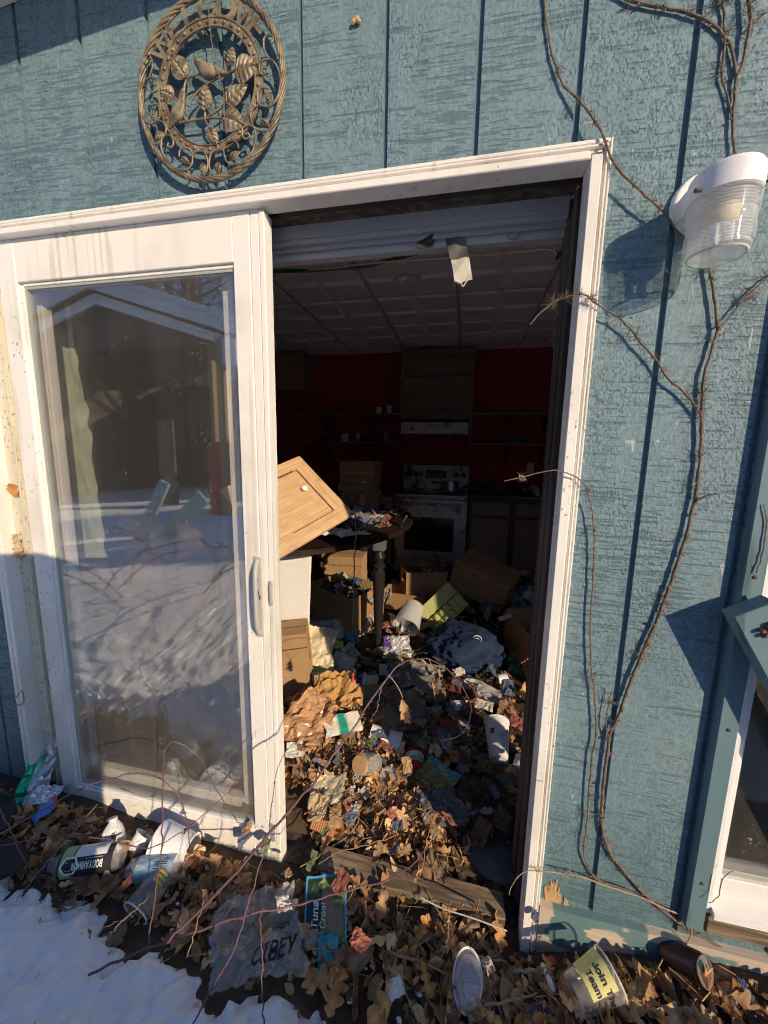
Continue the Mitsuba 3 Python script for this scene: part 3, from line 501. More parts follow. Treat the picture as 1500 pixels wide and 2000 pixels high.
vine(cv, 'branch', [(0.1951, -0.0120, 0.5381), (0.1829, -0.0120, 0.5924), (0.1850, -0.0120, 0.6414), (0.1884, -0.0120, 0.6762)], [.0022, .0018, .0012], knots=3, seed=9, tufts=3)
cv2 = thing('climbing_vine', 'thin vine running from the top edge past the door frame corner to the lamp', 'vine')
vine(cv2, 'stem', [(-0.1263, -0.0040, 2.3383), (-0.1027, -0.0040, 2.2507), (-0.0906, -0.0040, 2.1805), (-0.0810, -0.0040, 2.1442), (-0.0718, -0.0050, 2.0979), (-0.0595, -0.0060, 2.0507), (-0.0322, -0.0080, 1.9863), (-0.0014, -0.0140, 1.9498), (0.0343, -0.0220, 1.8980), (0.0561, -0.0270, 1.8510), (0.0743, -0.0240, 1.8189), (0.1060, -0.0240, 1.7830), (0.1469, -0.0240, 1.7463), (0.1793, -0.0200, 1.7175), (0.2032, -0.0140, 1.6931), (0.2327, -0.0120, 1.6680)], [.0022, .0030, .0034, .0034, .0030], knots=22, seed=11, tufts=11)
cv3 = thing('climbing_vine', 'thin thorny vine beside the right door casing, its dry tip reaching into the opening', 'vine')
vine(cv3, 'stem', [(0.3119, -0.0100, 0.1013), (0.2681, -0.0100, 0.1154), (0.2120, -0.0100, 0.1229), (0.1872, -0.0100, 0.1480), (0.1668, -0.0100, 0.2064), (0.1669, -0.0100, 0.3003), (0.1633, -0.0110, 0.3768), (0.1611, -0.0110, 0.4655), (0.1638, -0.0110, 0.5385), (0.1559, -0.0110, 0.6220), (0.1367, -0.0110, 0.7290), (0.1270, -0.0110, 0.8080), (0.1179, -0.0120, 0.9872), (0.1107, -0.0130, 1.0607), (0.0950, -0.0180, 1.1327), (0.0744, -0.0280, 1.1739), (0.0471, -0.0360, 1.1931), (0.0095, -0.0420, 1.2038), (-0.0341, -0.0460, 1.1947), (-0.0616, -0.0500, 1.1860), (-0.1004, -0.0540, 1.1756)], [.0026, .0030, .0032, .0032, .0030, .0024, .0014], knots=44, seed=12, tufts=19)
vine(cv3, 'tip_curl', [(-0.0594, -0.0500, 1.1860), (-0.0691, -0.0540, 1.1906), (-0.0658, -0.0520, 1.1790), (-0.0543, -0.0480, 1.1802), (-0.0621, -0.0520, 1.1895)], [.0014, .0014], 'cane_tan', 2, 13, 0)
cv4 = thing('climbing_vine', 'thin tan vine crossing low over the right door casing, bent tip pointing at the threshold', 'vine')
vine(cv4, 'stem', [(0.4092, -0.0100, 0.0744), (0.3720, -0.0120, 0.0860), (0.3037, -0.0140, 0.1074), (0.2476, -0.0160, 0.1171), (0.1582, -0.0200, 0.1329), (0.0655, -0.0340, 0.1400), (0.0322, -0.0400, 0.1412), (0.0124, -0.0460, 0.1350), (-0.0062, -0.0520, 0.1096), (-0.0180, -0.0540, 0.0662)], [.0026, .0028, .0026, .0020, .0016], 'cane_tan', 12, 14, 3)
vine(cv4, 'twig', [(0.4421, -0.0120, 0.0972), (0.4332, -0.0140, 0.0688), (0.4313, -0.0200, 0.0420), (0.4167, -0.0280, 0.0076)], [.0020, .0024, .0026, .0020], 'cane_tan', 3, 15, 0)
cv5 = thing('climbing_vine', 'short thin vine on the white window jamb at the right edge', 'vine')
vine(cv5, 'stem', [(0.4229, -0.0300, 1.1433), (0.4344, -0.0300, 1.0951), (0.4352, -0.0300, 1.0455), (0.4301, -0.0320, 0.9950)], [.0016, .0022, .0026], 'vine_bark', 5, 16, 0)
vine(cv5, 'twig', [(0.4835, -0.0360, 0.2650), (0.4624, -0.0400, 0.2320), (0.4616, -0.0400, 0.1979), (0.4446, -0.0400, 0.1629)], [.0012, .0016, .0012], 'vine_bark', 2, 17, 0)
nest = [tube(np.array([.0 + .03*rng.random(), -.010 - .006*rng.random(), 0]) + np.array((0.1911, 0.0000, 1.6109)) + rng.normal(size=3)*[.003, .001, .016] + np.outer([0, 1, 2], rng.normal(size=3)*[.003, .001, .008]), .0006, 3) for _ in range(26)]
one('dried_tendril_wisp', 'wisp of dried tendrils hanging on the siding groove below the wall lamp', 'tendril', nest, 'cane_tan')

# ---------------- the room behind the door ----------------
FZ, CZ, BY = -.080, 2.380, 3.650
RX0, RX1 = -3.3, 1.62
setting('floor', box(RX0, RX1, .10, BY + .1, FZ - .1, FZ), 'soil')
bw = setting('back_wall', box(RX0, RX1, BY, BY + .1, FZ, 2.6), 'red_wall')
setting('side_wall', box(RX0 - .1, RX0, .12, BY + .1, FZ - .1, 2.6), 'dark_stain')
setting('side_wall', box(RX1, RX1 + .1, .12, BY + .1, FZ - .1, 2.6), 'red_wall')
ce = setting('ceiling', box(RX0, RX1, .121, BY, CZ + .02, CZ + .12), 'ceiling_white')
def coffer(x0, y0, s=.305):
    ms = []
    for a in range(2):
        for b in range(2):
            cx, cy = x0 + (a + .5)*s, y0 + (b + .5)*s; o, i = s/2 - .016, s/2 - .034
            v = [[cx + sx*o, cy + sy*o, CZ] for sx, sy in ((-1, -1), (1, -1), (1, 1), (-1, 1))] + [[cx + sx*i, cy + sy*i, CZ - .020] for sx, sy in ((-1, -1), (1, -1), (1, 1), (-1, 1))]
            f = [[4, 6, 5], [4, 7, 6]] + [q for k in range(4) for q in ([k, k + 4, (k + 1) % 4], [(k + 1) % 4, k + 4, (k + 1) % 4 + 4])]
            ms.append(mk(v, f))
    ms.append(box(x0 + .006, x0 + 2*s - .006, y0 + .006, y0 + 2*s - .006, CZ - .001, CZ + .012))
    return cat(ms)
for i in range(9):
    for j in range(6):
        x0, y0 = -.305 + (i - 5)*.610, .155 + j*.610
        if RX0 < x0 + .01 and x0 + .6 < RX1 and y0 + .59 < BY: part(ce, 'tile', coffer(x0, y0), 'ceiling_white')
for i in range(9):
    x = -.305 + (i - 5)*.610
    if RX0 < x < RX1: part(ce, 'grid_bar', box(x - .011, x + .011, .13, BY, CZ - .007, CZ - .002), 'plaster')
for j in range(6): part(ce, 'grid_bar', box(RX0, RX1, .155 + j*.61 - .011, .155 + j*.61 + .011, CZ - .0085, CZ - .0072), 'plaster')
for lab, p in [('round recessed ceiling light nearest the doorway, beside the hanging tape', (-0.6241, 1.6920, 2.3720)), ('recessed ceiling light deep in the room above the left shelves', (-1.6645, 3.1011, 2.3720)), ('recessed ceiling light deep in the room near the right wall', (0.5622, 3.1750, 2.3720))]:
    k = thing('recessed_light', lab, 'ceiling light', 'recessed lights in the panelled ceiling')
    part(k, 'trim_ring', move(lathe([(.062, 0), (.095, -.004), (.098, -.010), (.092, -.016), (.064, -.013), (.062, 0)], 36), (p[0], p[1], CZ - .008)), 'white_paint', 40)
    part(k, 'reflector', move(lathe([(.064, -.012), (.050, .05), (0, .055)], 36), (p[0], p[1], CZ - .010)), 'cream_part', 40)

# hood, its wooden surround, wall shelves
hl, hr = (-0.9368, 3.3500, 2.3150)[0], (-0.1461, 3.3500, 2.2884)[0]
zt, z1, z2, z3, zb = (-0.5673, 3.3500, 2.2503)[2], (-0.5608, 3.3500, 2.0813)[2], (-0.5536, 3.3500, 1.8943)[2], (-0.5467, 3.3500, 1.7156)[2], (-0.5432, 3.3500, 1.6227)[2]
hc = thing('hood_surround', 'brown wooden surround with four recessed panels above the range hood', 'cabinet')
part(hc, 'side_panel', box(hl, hl + .022, 3.35, BY - .002, zb, CZ - .02), 'cabinet_stain')
part(hc, 'side_panel', box(hr - .022, hr, 3.35, BY - .002, 1.345, CZ - .02), 'cabinet_stain')
for z in (zt + .02, z1, z2, z3, zb):
    part(hc, 'rail', box(hl + .0225, hr - .0225, 3.345, 3.60, z - .011, z + .011, .002), 'cabinet_stain')
part(hc, 'back_panel', box(hl + .0225, hr - .0225, 3.385, 3.40, zb, CZ - .02), 'dark_wood_panel')
scene['dark_wood_panel'] = prin((0.29, 0.205, 0.14), 0.55)
hd = thing('range_hood', 'greasy white range hood under the wooden surround, above the stove', 'range hood')
a, b = (-0.8848, 3.1200, 1.5652), (-0.1831, 3.1200, 1.4428)
hm = mk([[a[0], 3.15, b[2] - .005], [b[0], 3.15, b[2] - .005], [b[0], 3.60, b[2] - .005], [a[0], 3.60, b[2] - .005], [a[0], 3.13, b[2] + .022], [b[0], 3.13, b[2] + .022], [a[0], 3.13, a[2]], [b[0], 3.13, a[2]], [b[0], 3.60, a[2]], [a[0], 3.60, a[2]]],
        [[0, 2, 1], [0, 3, 2], [0, 1, 5], [0, 5, 4], [4, 5, 7], [4, 7, 6], [6, 7, 8], [6, 8, 9], [1, 2, 8], [1, 8, 7], [1, 7, 5], [0, 4, 6], [0, 6, 9], [0, 9, 3], [3, 9, 8], [3, 8, 2]])
part(hd, 'canopy', hm, 'sooty_steel')
part(hd, 'lip', box(a[0], b[0], 3.118, 3.128, b[2] + .004, b[2] + .030, .003), 'white_paint')
part(hd, 'badge', move(cbox(.19, .004, .022, .002), ((a[0] + b[0])/2 - .02, 3.128, (a[2] + b[2])/2 + .018)), 'bead_grey')
for i in range(4): part(hd, 'filter_slot', box(a[0] + .1 + i*.14, a[0] + .21 + i*.14, 3.2, 3.5, b[2] - .010, b[2] - .006), 'dark_stain')
def wall_shelf(lab, x0, x1, z, brk):
    k = thing('wall_shelf', lab, 'shelf', 'wooden shelves on the red kitchen wall')
    part(k, 'board', box(x0, x1, 3.38, BY - .002, z - .011, z + .011, .002), 'cabinet_stain')
    for x in brk:
        p = sg.Polygon([(0, 0), (.20, 0), (.20, -.03), (.12, -.06), (.05, -.15), (0, -.20)])
        m = trimesh.creation.extrude_polygon(p, .022, engine='earcut'); v = m.vertices
        part(k, 'bracket', mk(np.c_[x + v[:, 2], BY - .003 - v[:, 0], z - .012 + v[:, 1]], m.faces), 'dark_stain')
    return k
xl, xr = hl - .001, hr + .001
zu, zw = (0.2630, 3.3800, 1.6726)[2], (0.2843, 3.3800, 1.3519)[2]
wall_shelf('upper wooden shelf to the left of the hood with two white cups on it', -2.25, xl, zu, (-1.9, -1.3)); wall_shelf('lower wooden shelf to the left of the hood, crowded with dark kitchenware', -2.25, xl, zw, (-1.9, -1.3))
wall_shelf('empty upper wooden shelf to the right of the hood', xr, 1.1, zu, (.23, .62)); wall_shelf('lower wooden shelf to the right of the hood with a green dish', xr, 1.1, zw, (.23, .62))
def lath(name, lab, ct, prof, p, mat, n=28, group=None, **r):
    return one(name, lab, ct, move(lathe(prof, n), p, **r), mat, 35, group=group)
lath('white_cup', 'left white cup on the upper shelf beside the hood', 'cup', [(0, 0), (.028, 0), (.036, .07), (.033, .07), (.026, .006), (0, .006)], ((-1.2019, 3.4500, 1.7186)[0], 3.45, zu + .012), 'plastic_white', group='white cups on the upper left shelf')
lath('white_cup', 'right taller white cup on the upper shelf beside the hood', 'cup', [(0, 0), (.026, 0), (.034, .095), (.031, .095), (.024, .006), (0, .006)], ((-1.0815, 3.4500, 1.7295)[0], 3.45, zu + .012), 'plastic_white', group='white cups on the upper left shelf')
scene['green_glaze'] = prin((0.06, 0.26, 0.16), 0.25)
lath('green_dish', 'green baking dish on the lower right shelf', 'dish', [(0, 0), (.10, 0), (.135, .045), (.15, .05), (.15, .056), (.13, .052), (.095, .008), (0, .008)], ((0.3220, 3.5000, 1.3887)[0], 3.5, zw + .012), 'green_glaze', 40)
for i, (u, r, hgt, c, lab) in enumerate([(-1.12, .035, .12, 'bead_grey', 'small grey jar at the right end of the lower left shelf'), (-1.30, .10, .05, 'black_gloss', 'dark pan on the lower left shelf'), (-1.62, .05, .09, 'plastic_white', 'pale mug further left on the lower left shelf'), (-1.46, .03, .10, 'steel', 'small metal canister on the lower left shelf')]):
    lath('shelf_jar' if i in (0, 3) else ('shelf_pan' if i == 1 else 'shelf_mug'), lab, 'jar' if i in (0, 3) else ('pan' if i == 1 else 'mug'), [(0, 0), (r*.9, 0), (r, .2*hgt), (r*.92, hgt), (r*.85, hgt), (r*.85, .01), (0, .01)], (u, 3.48, zw + .012), c)
ol = thing('wall_outlet', 'white wall outlet on the red wall above the right counter', 'outlet')
op = (0.5306, 3.6450, 1.0982)
part(ol, 'plate', box(op[0] - .036, op[0] + .036, 3.640, 3.6495, op[2] - .058, op[2] + .058, .002), 'plastic_white')
for s in (-1, 1): part(ol, 'socket', [box(op[0] - .008 + .016*q - .002, op[0] - .008 + .016*q + .002, 3.6385, 3.6402, op[2] + s*.022 - .006, op[2] + s*.022 + .006) for q in (0, 1)], 'black_rubber')
uc = thing('upper_cabinet', 'pale brown wall cabinet at the far left edge of the doorway view', 'cabinet')
part(uc, 'carcass', box(-2.75, -2.045, 3.30, BY - .002, 1.93, CZ - .02), 'cabinet_stain')
part(uc, 'door', box(-2.74, -2.055, 3.278, 3.2985, 1.94, CZ - .03, .003), 'oak_dull'); scene['oak_dull'] = prin((0.36, 0.24, 0.14), 0.5)

# stove
SXL, SXR, SF, CT = -.905, -.150, 2.985, .835
so = thing('kitchen_stove', 'sooty black and steel electric stove with four knobs, grease streaked', 'stove')
part(so, 'body', box(SXL, SXR, SF + .02, 3.60, FZ + .01, CT - .018), 'black_gloss')
part(so, 'cooktop', box(SXL, SXR, SF - .005, 3.60, CT - .0175, CT, .004), 'black_glass')
part(so, 'front_trim', box(SXL, SXR, SF - .012, SF + .019, CT - .060, CT - .0185, .003), 'sooty_steel')
bg = part(so, 'control_panel', mk([[SXL, 3.50, CT + .001], [SXR, 3.50, CT + .001], [SXR, 3.60, CT + .001], [SXL, 3.60, CT + .001], [SXL, 3.54, CT + .27], [SXR, 3.54, CT + .27], [SXR, 3.60, CT + .275], [SXL, 3.60, CT + .275]], [[0, 1, 5], [0, 5, 4], [1, 2, 6], [1, 6, 5], [2, 3, 7], [2, 7, 6], [3, 0, 4], [3, 4, 7], [4, 5, 6], [4, 6, 7], [0, 2, 1], [0, 3, 2]]), 'sooty_steel')
cx = (SXL + SXR)/2
part(bg, 'display', box(cx - .12, cx + .12, 3.518, 3.53, CT + .11, CT + .215), 'black_glass')
for dx in (-.315, -.235, .235, .315):
    part(bg, 'knob', move(lathe([(0, .030), (.020, .028), (.026, .012), (.030, 0), (0, 0)], 20), (cx + dx, 3.523, CT + .165), rx=90), 'black_gloss', 35)
dr_ = part(so, 'oven_door', box(SXL + .004, SXR - .004, SF - .006, SF + .019, .135, CT - .066, .004), 'sooty_steel')
part(dr_, 'window', box(SXL + .11, SXR - .13, SF - .010, SF - .0065, .22, .58, .001), 'black_glass')
part(dr_, 'handle', [tube([(SXL + .05, SF - .045, CT - .115), (SXR - .05, SF - .045, CT - .115)], .012, 10), box(SXL + .06, SXL + .08, SF - .045, SF - .007, CT - .125, CT - .105), box(SXR - .08, SXR - .06, SF - .045, SF - .007, CT - .125, CT - .105)], 'sooty_steel', 40)
for i in range(9): part(dr_, 'vent_slot', box(SXL + .09 + i*.065, SXL + .135 + i*.065, SF - .0135, SF - .0125, CT - .046, CT - .038), 'black_rubber')
part(so, 'drawer', box(SXL + .004, SXR - .004, SF - .004, SF + .019, FZ + .06, .130, .004), 'sooty_steel')
for x, y in ((cx - .19, 3.12), (cx + .19, 3.12), (cx - .19, 3.36), (cx + .19, 3.36)): part(so, 'burner', move(lathe([(.07, 0), (.095, 0), (.095, .0015), (.07, .0015), (.07, 0)], 36), (x, y, CT + .001)), 'bead_grey')
pt = thing('saucepan', 'small steel saucepan on the right rear burner of the stove', 'saucepan')
pp = (-0.3408, 3.2500, 0.9002)
part(pt, 'pot', move(lathe([(0, 0), (.085, 0), (.092, .008), (.092, .105), (.096, .108), (.089, .108), (.089, .01), (0, .008)], 32), (pp[0], 3.25, CT + .002)), 'steel', 35)
part(pt, 'handle', tube([(pp[0] - .09, 3.24, CT + .09), (pp[0] - .20, 3.18, CT + .10)], [.010, .012], 8), 'black_gloss')
pa = (-0.6652, 3.2500, 0.8888)
one('yellow_jar_top', 'small yellow jar lid on the left burner of the stove', 'lid', move(lathe([(0, .02), (.034, .02), (.037, .015), (.037, 0), (0, 0)], 24), (pa[0], 3.22, CT + .002), rx=8), 'yellow_plastic', 35)
scene['yellow_plastic'] = prin((0.55, 0.42, 0.06), 0.4)

# counters
def counter(lab, x0, x1, nd, group='kitchen base cabinets'):
    k = thing('base_cabinet', lab, 'cabinet', group)
    part(k, 'carcass', box(x0, x1, 3.06, BY - .002, FZ, CT - .04), 'dark_stain')
    part(k, 'countertop', box(x0, x1, 3.02, BY - .002, CT - .0385, CT, .005), 'black_gloss')
    w = (x1 - x0)/nd
    for i in range(nd):
        d = part(k, 'drawer', box(x0 + i*w + .03, x0 + (i + 1)*w - .03, 3.038, 3.0595, .62, .755, .004), 'cabinet_stain')
        d = part(k, 'cabinet_door', box(x0 + i*w + .03, x0 + (i + 1)*w - .03, 3.038, 3.0595, .04, .59, .004), 'cabinet_stain')
        part(d, 'panel', box(x0 + i*w + .10, x0 + (i + 1)*w - .10, 3.034, 3.0378, .11, .52, .003), 'dark_wood_panel')
counter('dark base cabinet under the cluttered counter to the right of the stove', SXR + .012, 1.6, 4); counter('dark base cabinet to the left of the stove, mostly hidden', -2.9, SXL - .012, 4)
clut = [('crumpled pale cloth heaped on the right counter', 1048, 948, (.62, .58, .56), .085, .050), ('dark crumpled bag on the right counter beside the stove', 945, 943, (.10, .08, .09), .10, .055), ('crumpled dull brown bag on the right counter', 985, 948, (.22, .17, .13), .08, .045)]
clp = [(0.5113, 3.3000, 0.9155), (0.0278, 3.3000, 0.9315), (0.2256, 3.3000, 0.9163)]
for (lab, u, v, c, r, hh), p in zip(clut, clp):
    one('crumpled_bag', lab, 'bag', blob((p[0], 3.3, CT + hh*.8), r, 3, .5, int(u), 2.5, (1, .8, hh/r)), 'tint_matte', color=c)
for i, (lab, p) in enumerate([('short white bottle on the right counter, left of a pair', (0.5353, 3.1200, 0.8686)), ('short white bottle on the right counter, right of a pair', (0.5936, 3.1200, 0.8709))]):
    lath('counter_bottle', lab, 'bottle', [(0, 0), (.020, 0), (.022, .03), (.014, .04), (.014, .05), (0, .05)], (p[0], 3.12, CT + .001), 'plastic_white')

# table with turned legs
TX, TY, TA, TB, TZ = -1.20, 1.62, .655, .98, .760
tb = thing('dining_table', 'oval dark wooden table with a turned black leg, strewn with papers', 'table')
el = sg.Polygon([(TX + TA*math.cos(a), TY + TB*math.sin(a)) for a in np.linspace(0, 2*np.pi, 90, endpoint=False)])
def slab(p, z0, z1):
    m = trimesh.creation.extrude_polygon(p, z1 - z0, engine='earcut'); m.apply_translation([0, 0, z0]); return m
part(tb, 'tabletop', slab(el, TZ - .028, TZ), 'table_top'); part(tb, 'edge_band', slab(el.buffer(.006).difference(el.buffer(-.004)), TZ - .024, TZ - .008), 'table_top')
legs = [(-.700, 1.34), (-1.05, 2.28), (-1.72, 1.30), (-1.70, 2.0)]
for (x0, y0), (x1, y1) in ((legs[0], legs[2]), (legs[0], legs[1]), (legs[1], legs[3])):
    d = np.array([x1 - x0, y1 - y0]); n_ = math.hypot(*d)
    part(tb, 'apron', move(cbox(n_ - .07, .022, .085, .002), ((x0 + x1)/2, (y0 + y1)/2, TZ - .075), rz=math.degrees(math.atan2(d[1], d[0]))), 'dark_apron')
scene['dark_apron'] = prin((0.12, 0.125, 0.14), 0.45)
tp = [(0, FZ), (.026, FZ), (.022, .0), (.034, .30), (.040, .46), (.036, .49), (.026, .50), (.040, .515), (.040, .53), (.026, .545), (.030, .56), (.041, .58), (.030, .605), (.026, .615), (.038, .625), (0, .625)]
for x, y in legs:
    k = part(tb, 'leg', move(lathe(tp, 24), (x, y, 0)), 'black_gloss', 35); part(k, 'block', box(x - .038, x + .038, y - .038, y + .038, .626, TZ - .030, .002), 'dark_apron')
def paper_on(lab, x, y, z, w, h, rz, c, name='paper_sheet', catg='paper', amp=.006, seed=1, mat='tint_matte'):
    m = crumple(w, h, amp, seed, 12); return one(name, lab, catg, move(m, (x, y, z + amp*1.2), rz=rz), mat, True, color=c)
paper_on('white paper sheet on the table edge near the cupboard door', -.80, 1.12, TZ + .002, .16, .11, 35, (.74, .73, .70), seed=2)
paper_on('pile of loose white papers further back on the table', -.86, 1.72, TZ + .004, .26, .20, 10, (.60, .60, .58), seed=3, amp=.010)
paper_on('red and white printed card on the table beside the blue packet', -.80, 1.95, TZ + .004, .16, .08, -30, (.62, .22, .20), 'printed_card', 'card', seed=4)
p = (-0.8726, 1.9800, 0.7748); one('blue_packet', 'blue cardboard packet lying on the table before the stove', 'packet', move(cbox(.15, .07, .045, .002), (-.93, 2.02, TZ + .026), rz=12), 'tint_matte', color=(.05, .16, .34))
p = (-0.8488, 0.8600, 0.8258); one('white_plastic_tray', 'translucent white plastic tray on the table edge below the cupboard door', 'tray', move(crumple(.17, .12, .03, 11, 18), (p[0], .93, TZ + .040), rz=20), 'tint_gloss', True, color=(.72, .72, .70))
# boxes stacked on the back of the table
bs = [(-1.10, 2.36, TZ + .001, .33, .24, .13, 4), (-1.11, 2.37, TZ + .20, .32, .24, .20, -3)]
for i, (x, y, z, w, d, hh, r) in enumerate(bs):
    k = thing('stacked_box', ['lower brown cardboard box stacked on the table before the stove', 'upper brown cardboard box with a small torn label, stacked on the table'][i], 'box', 'cardboard boxes stacked on the table')
    part(k, 'carton', move(box(-w/2, w/2, -d/2, d/2, 0, hh, .003), (x, y, z + (.13 if i else 0)*0), rz=r), 'cardboard')
    part(k, 'tape', move(box(-w/2 + .002, w/2 - .002, -d/2 - .0012, -d/2 - .0004, hh*.46, hh*.54), (x, y, z), rz=r), 'kraft')
    if i: part(k, 'torn_label', move(box(.045, .085, -d/2 - .0012, -d/2 - .0004, .012, .030), (x, y, z), rz=r), 'paper')
one('open_carton', 'shallow open cardboard tray between the two stacked boxes', 'box', cat([move(m, (-1.12, 2.36, TZ + .135), rz=2) for m in open_box(.33, .24, .062)]), 'cardboard')

# loose cupboard door lying tilted on the table
cT, cR = np.array((-1.013, .850, 1.214)), np.array((-.694, .750, .949)); e2 = np.array([-.212, -.310, -.139]); e2 /= np.linalg.norm(e2)
e1 = (cT - cR); w1 = np.linalg.norm(e1); e1 /= w1; e2 -= e1*(e1 @ e2); e2 /= np.linalg.norm(e2); cn = np.cross(e2, e1); cn = cn if cn[1] < 0 else -cn
W2 = .43
cd = thing('cupboard_door', 'loose oak cupboard door with recessed panel and white knob, leaning on the table', 'cupboard door')
def board(u0, u1, v0, v1, d0, d1, long_u=True, c=.002):
    """a piece of the door: u from R towards T, v from R along the lower edge, d out of its face; its uv runs along the grain"""
    m = box(u0, u1, v0, v1, d0, d1, c); v = np.array(m.vertices)
    uv = np.c_[v[:, 0], v[:, 1] + v[:, 2]] if long_u else np.c_[v[:, 1], v[:, 0] + v[:, 2]]
    P = cR + np.outer(v[:, 0], e1) + np.outer(v[:, 1], e2) + np.outer(v[:, 2], cn)
    f = m.faces if np.linalg.det(np.array([e1, e2, cn])) > 0 else m.faces[:, ::-1]
    w = P[f].reshape(-1, 3); return mk(w, np.arange(len(w)).reshape(-1, 3)), uv[f].reshape(-1, 2) + rng.random(2)*7
def dpart(n, *a, **k):
    m, uv = board(*a, **k); return part(cd, n, m, 'oak', False, uv=uv)
ST = .066
dpart('stile', 0, ST, 0, W2, -.018, 0, long_u=False); dpart('stile', w1 - ST, w1, 0, W2, -.018, 0, long_u=False)
dpart('rail', ST + .0006, w1 - ST - .0006, 0, ST, -.018, -.0004); dpart('rail', ST + .0006, w1 - ST - .0006, W2 - ST, W2, -.018, -.0004)
dpart('panel', ST + .003, w1 - ST - .003, ST + .003, W2 - ST - .003, -.016, -.008, long_u=False, c=.006)
dpart('raised_field', ST + .040, w1 - ST - .040, ST + .040, W2 - ST - .040, -.0085, -.003, long_u=False, c=.004)
kp = cR + e1*.235 + e2*.115
kn = frame(move(lathe([(0, .022), (.011, .021), (.015, .015), (.012, .009), (.006, .006), (.006, 0), (0, 0)], 20), rx=0), kp, e1, cn)
part(cd, 'knob', kn, 'plastic_white', 40)
part(cd, 'gap', [board(ST - .0022, ST + .0026, .075, .30, -.006, .0004)[0], board(w1 - ST - .0028, w1 - ST + .002, .09, .26, -.006, .0004)[0]], 'black_rubber')
wp = (-1.0758, 0.8000, 0.6888), (-0.9456, 0.8000, 0.7095)
one('painted_board', 'white painted board standing under the table at the left edge of the opening', 'panel', move(cbox(.36, .018, .80, .002), (wp[1][0] - .20, .83, .315), ry=2.5), 'paper')

# wires, tape and scraps hanging inside the top of the opening
one('dark_cable', 'dark green cable sagging across the top of the opening', 'cable', tube([(-0.7754, 0.1700, 1.7643), (-0.7622, 0.3000, 1.8206), (-0.6706, 0.3400, 1.8358), (-0.5644, 0.3400, 1.8341), (-0.4618, 0.3000, 1.8266), (-0.3801, 0.2400, 1.8097), (-0.2989, 0.1700, 1.7834)], .0055, 8, 60), 'cord_green', True)
one('tan_cable', 'thin tan cable running below the metal rail of the opening', 'cable', tube([(-0.7530, 0.3200, 1.8317), (-0.6632, 0.3200, 1.8297), (-0.5530, 0.3000, 1.8233), (-0.4495, 0.2800, 1.8152), (-0.3370, 0.2600, 1.8044), (-0.2609, 0.2400, 1.7934), (-0.1479, 0.2200, 1.7843), (-0.0432, 0.2000, 1.7752), (-0.0038, 0.1900, 1.7709), (0.0118, 0.1900, 1.7635), (0.0224, 0.2000, 1.7525), (0.0253, 0.1900, 1.7514)], .0028, 7, 90), 'cord_tan', True)
one('cable_clip', 'dark twisted cable end at the right jamb under the metal rail', 'cable', [tube([(0.0409, 0.1700, 1.7731), (0.0320, 0.1800, 1.7631), (0.0226, 0.1900, 1.7540), (0.0176, 0.2000, 1.7492)], [.008, .006, .007, .003], 7, 20), tube([(0.0392, 0.1700, 1.7649), (0.0251, 0.1800, 1.7565), (0.0208, 0.1900, 1.7456)], .004, 6, 14)], 'black_rubber')
tq = [(-0.2685, 0.1500, 1.8036), (-0.2195, 0.1500, 1.8054), (-0.2288, 0.1500, 1.7533), (-0.2307, 0.1500, 1.7096), (-0.1981, 0.1500, 1.6973), (-0.2409, 0.1500, 1.6965), (-0.2418, 0.1500, 1.6876)]
def strip(q, w, n=14, tw=0.0):
    q = smoothline(q, n); u, v, f = grid(n, 6); i = np.rint(u*(n - 1)).astype(int)
    P = q[i] + np.c_[(v - .5)*w, .004*np.sin(v*5 + u*6), 0*v]; return mk(P, f)
ta = thing('tape_strip', 'strip of grey tape hanging from the metal rail, its lower end turned pale', 'tape')
part(ta, 'grey_part', strip([(-0.2457, 0.1145, 1.7956), (-0.2391, 0.1150, 1.7643), (-0.2300, 0.1180, 1.7325)], .048, 16), 'tape_grey', True)
part(ta, 'pale_part', strip([(-0.2300, 0.1185, 1.7340), (-0.2237, 0.1210, 1.7091), (-0.2184, 0.1240, 1.6805)], .046, 16), 'tape_back', True)
part(ta, 'frayed_end', [tube([(-0.2369, 0.1250, 1.6834), (-0.2248, 0.1260, 1.6768), (-0.2191, 0.1260, 1.6678), (-0.2130, 0.1250, 1.6756), (-0.2021, 0.1240, 1.6929)], .0016, 5, 20), tube([(-0.2413, 0.1240, 1.6920), (-0.2369, 0.1250, 1.6822), (-0.2208, 0.1250, 1.6762)], .003, 5, 14)], 'tape_back')
one('black_tape_flap', 'short flap of black tape stuck to the metal rail left of the hanging strip', 'tape', strip([(-0.3186, 0.1140, 1.7924), (-0.3163, 0.1100, 1.7781), (-0.3206, 0.1060, 1.7597)], .042, 12), 'black_rubber', True)
one('wire_clip', 'small wire clip hanging on the right part of the metal rail', 'wire clip', [tube([(-0.1149, 0.1170, 1.7849), (-0.1142, 0.1150, 1.7723), (-0.1041, 0.1130, 1.7634), (-0.0898, 0.1130, 1.7668), (-0.0870, 0.1150, 1.7813)], .0012, 5, 24), tube([(-0.1200, 0.1170, 1.7889), (-0.0692, 0.1170, 1.7888)], .0012, 5, 8)], 'rust')

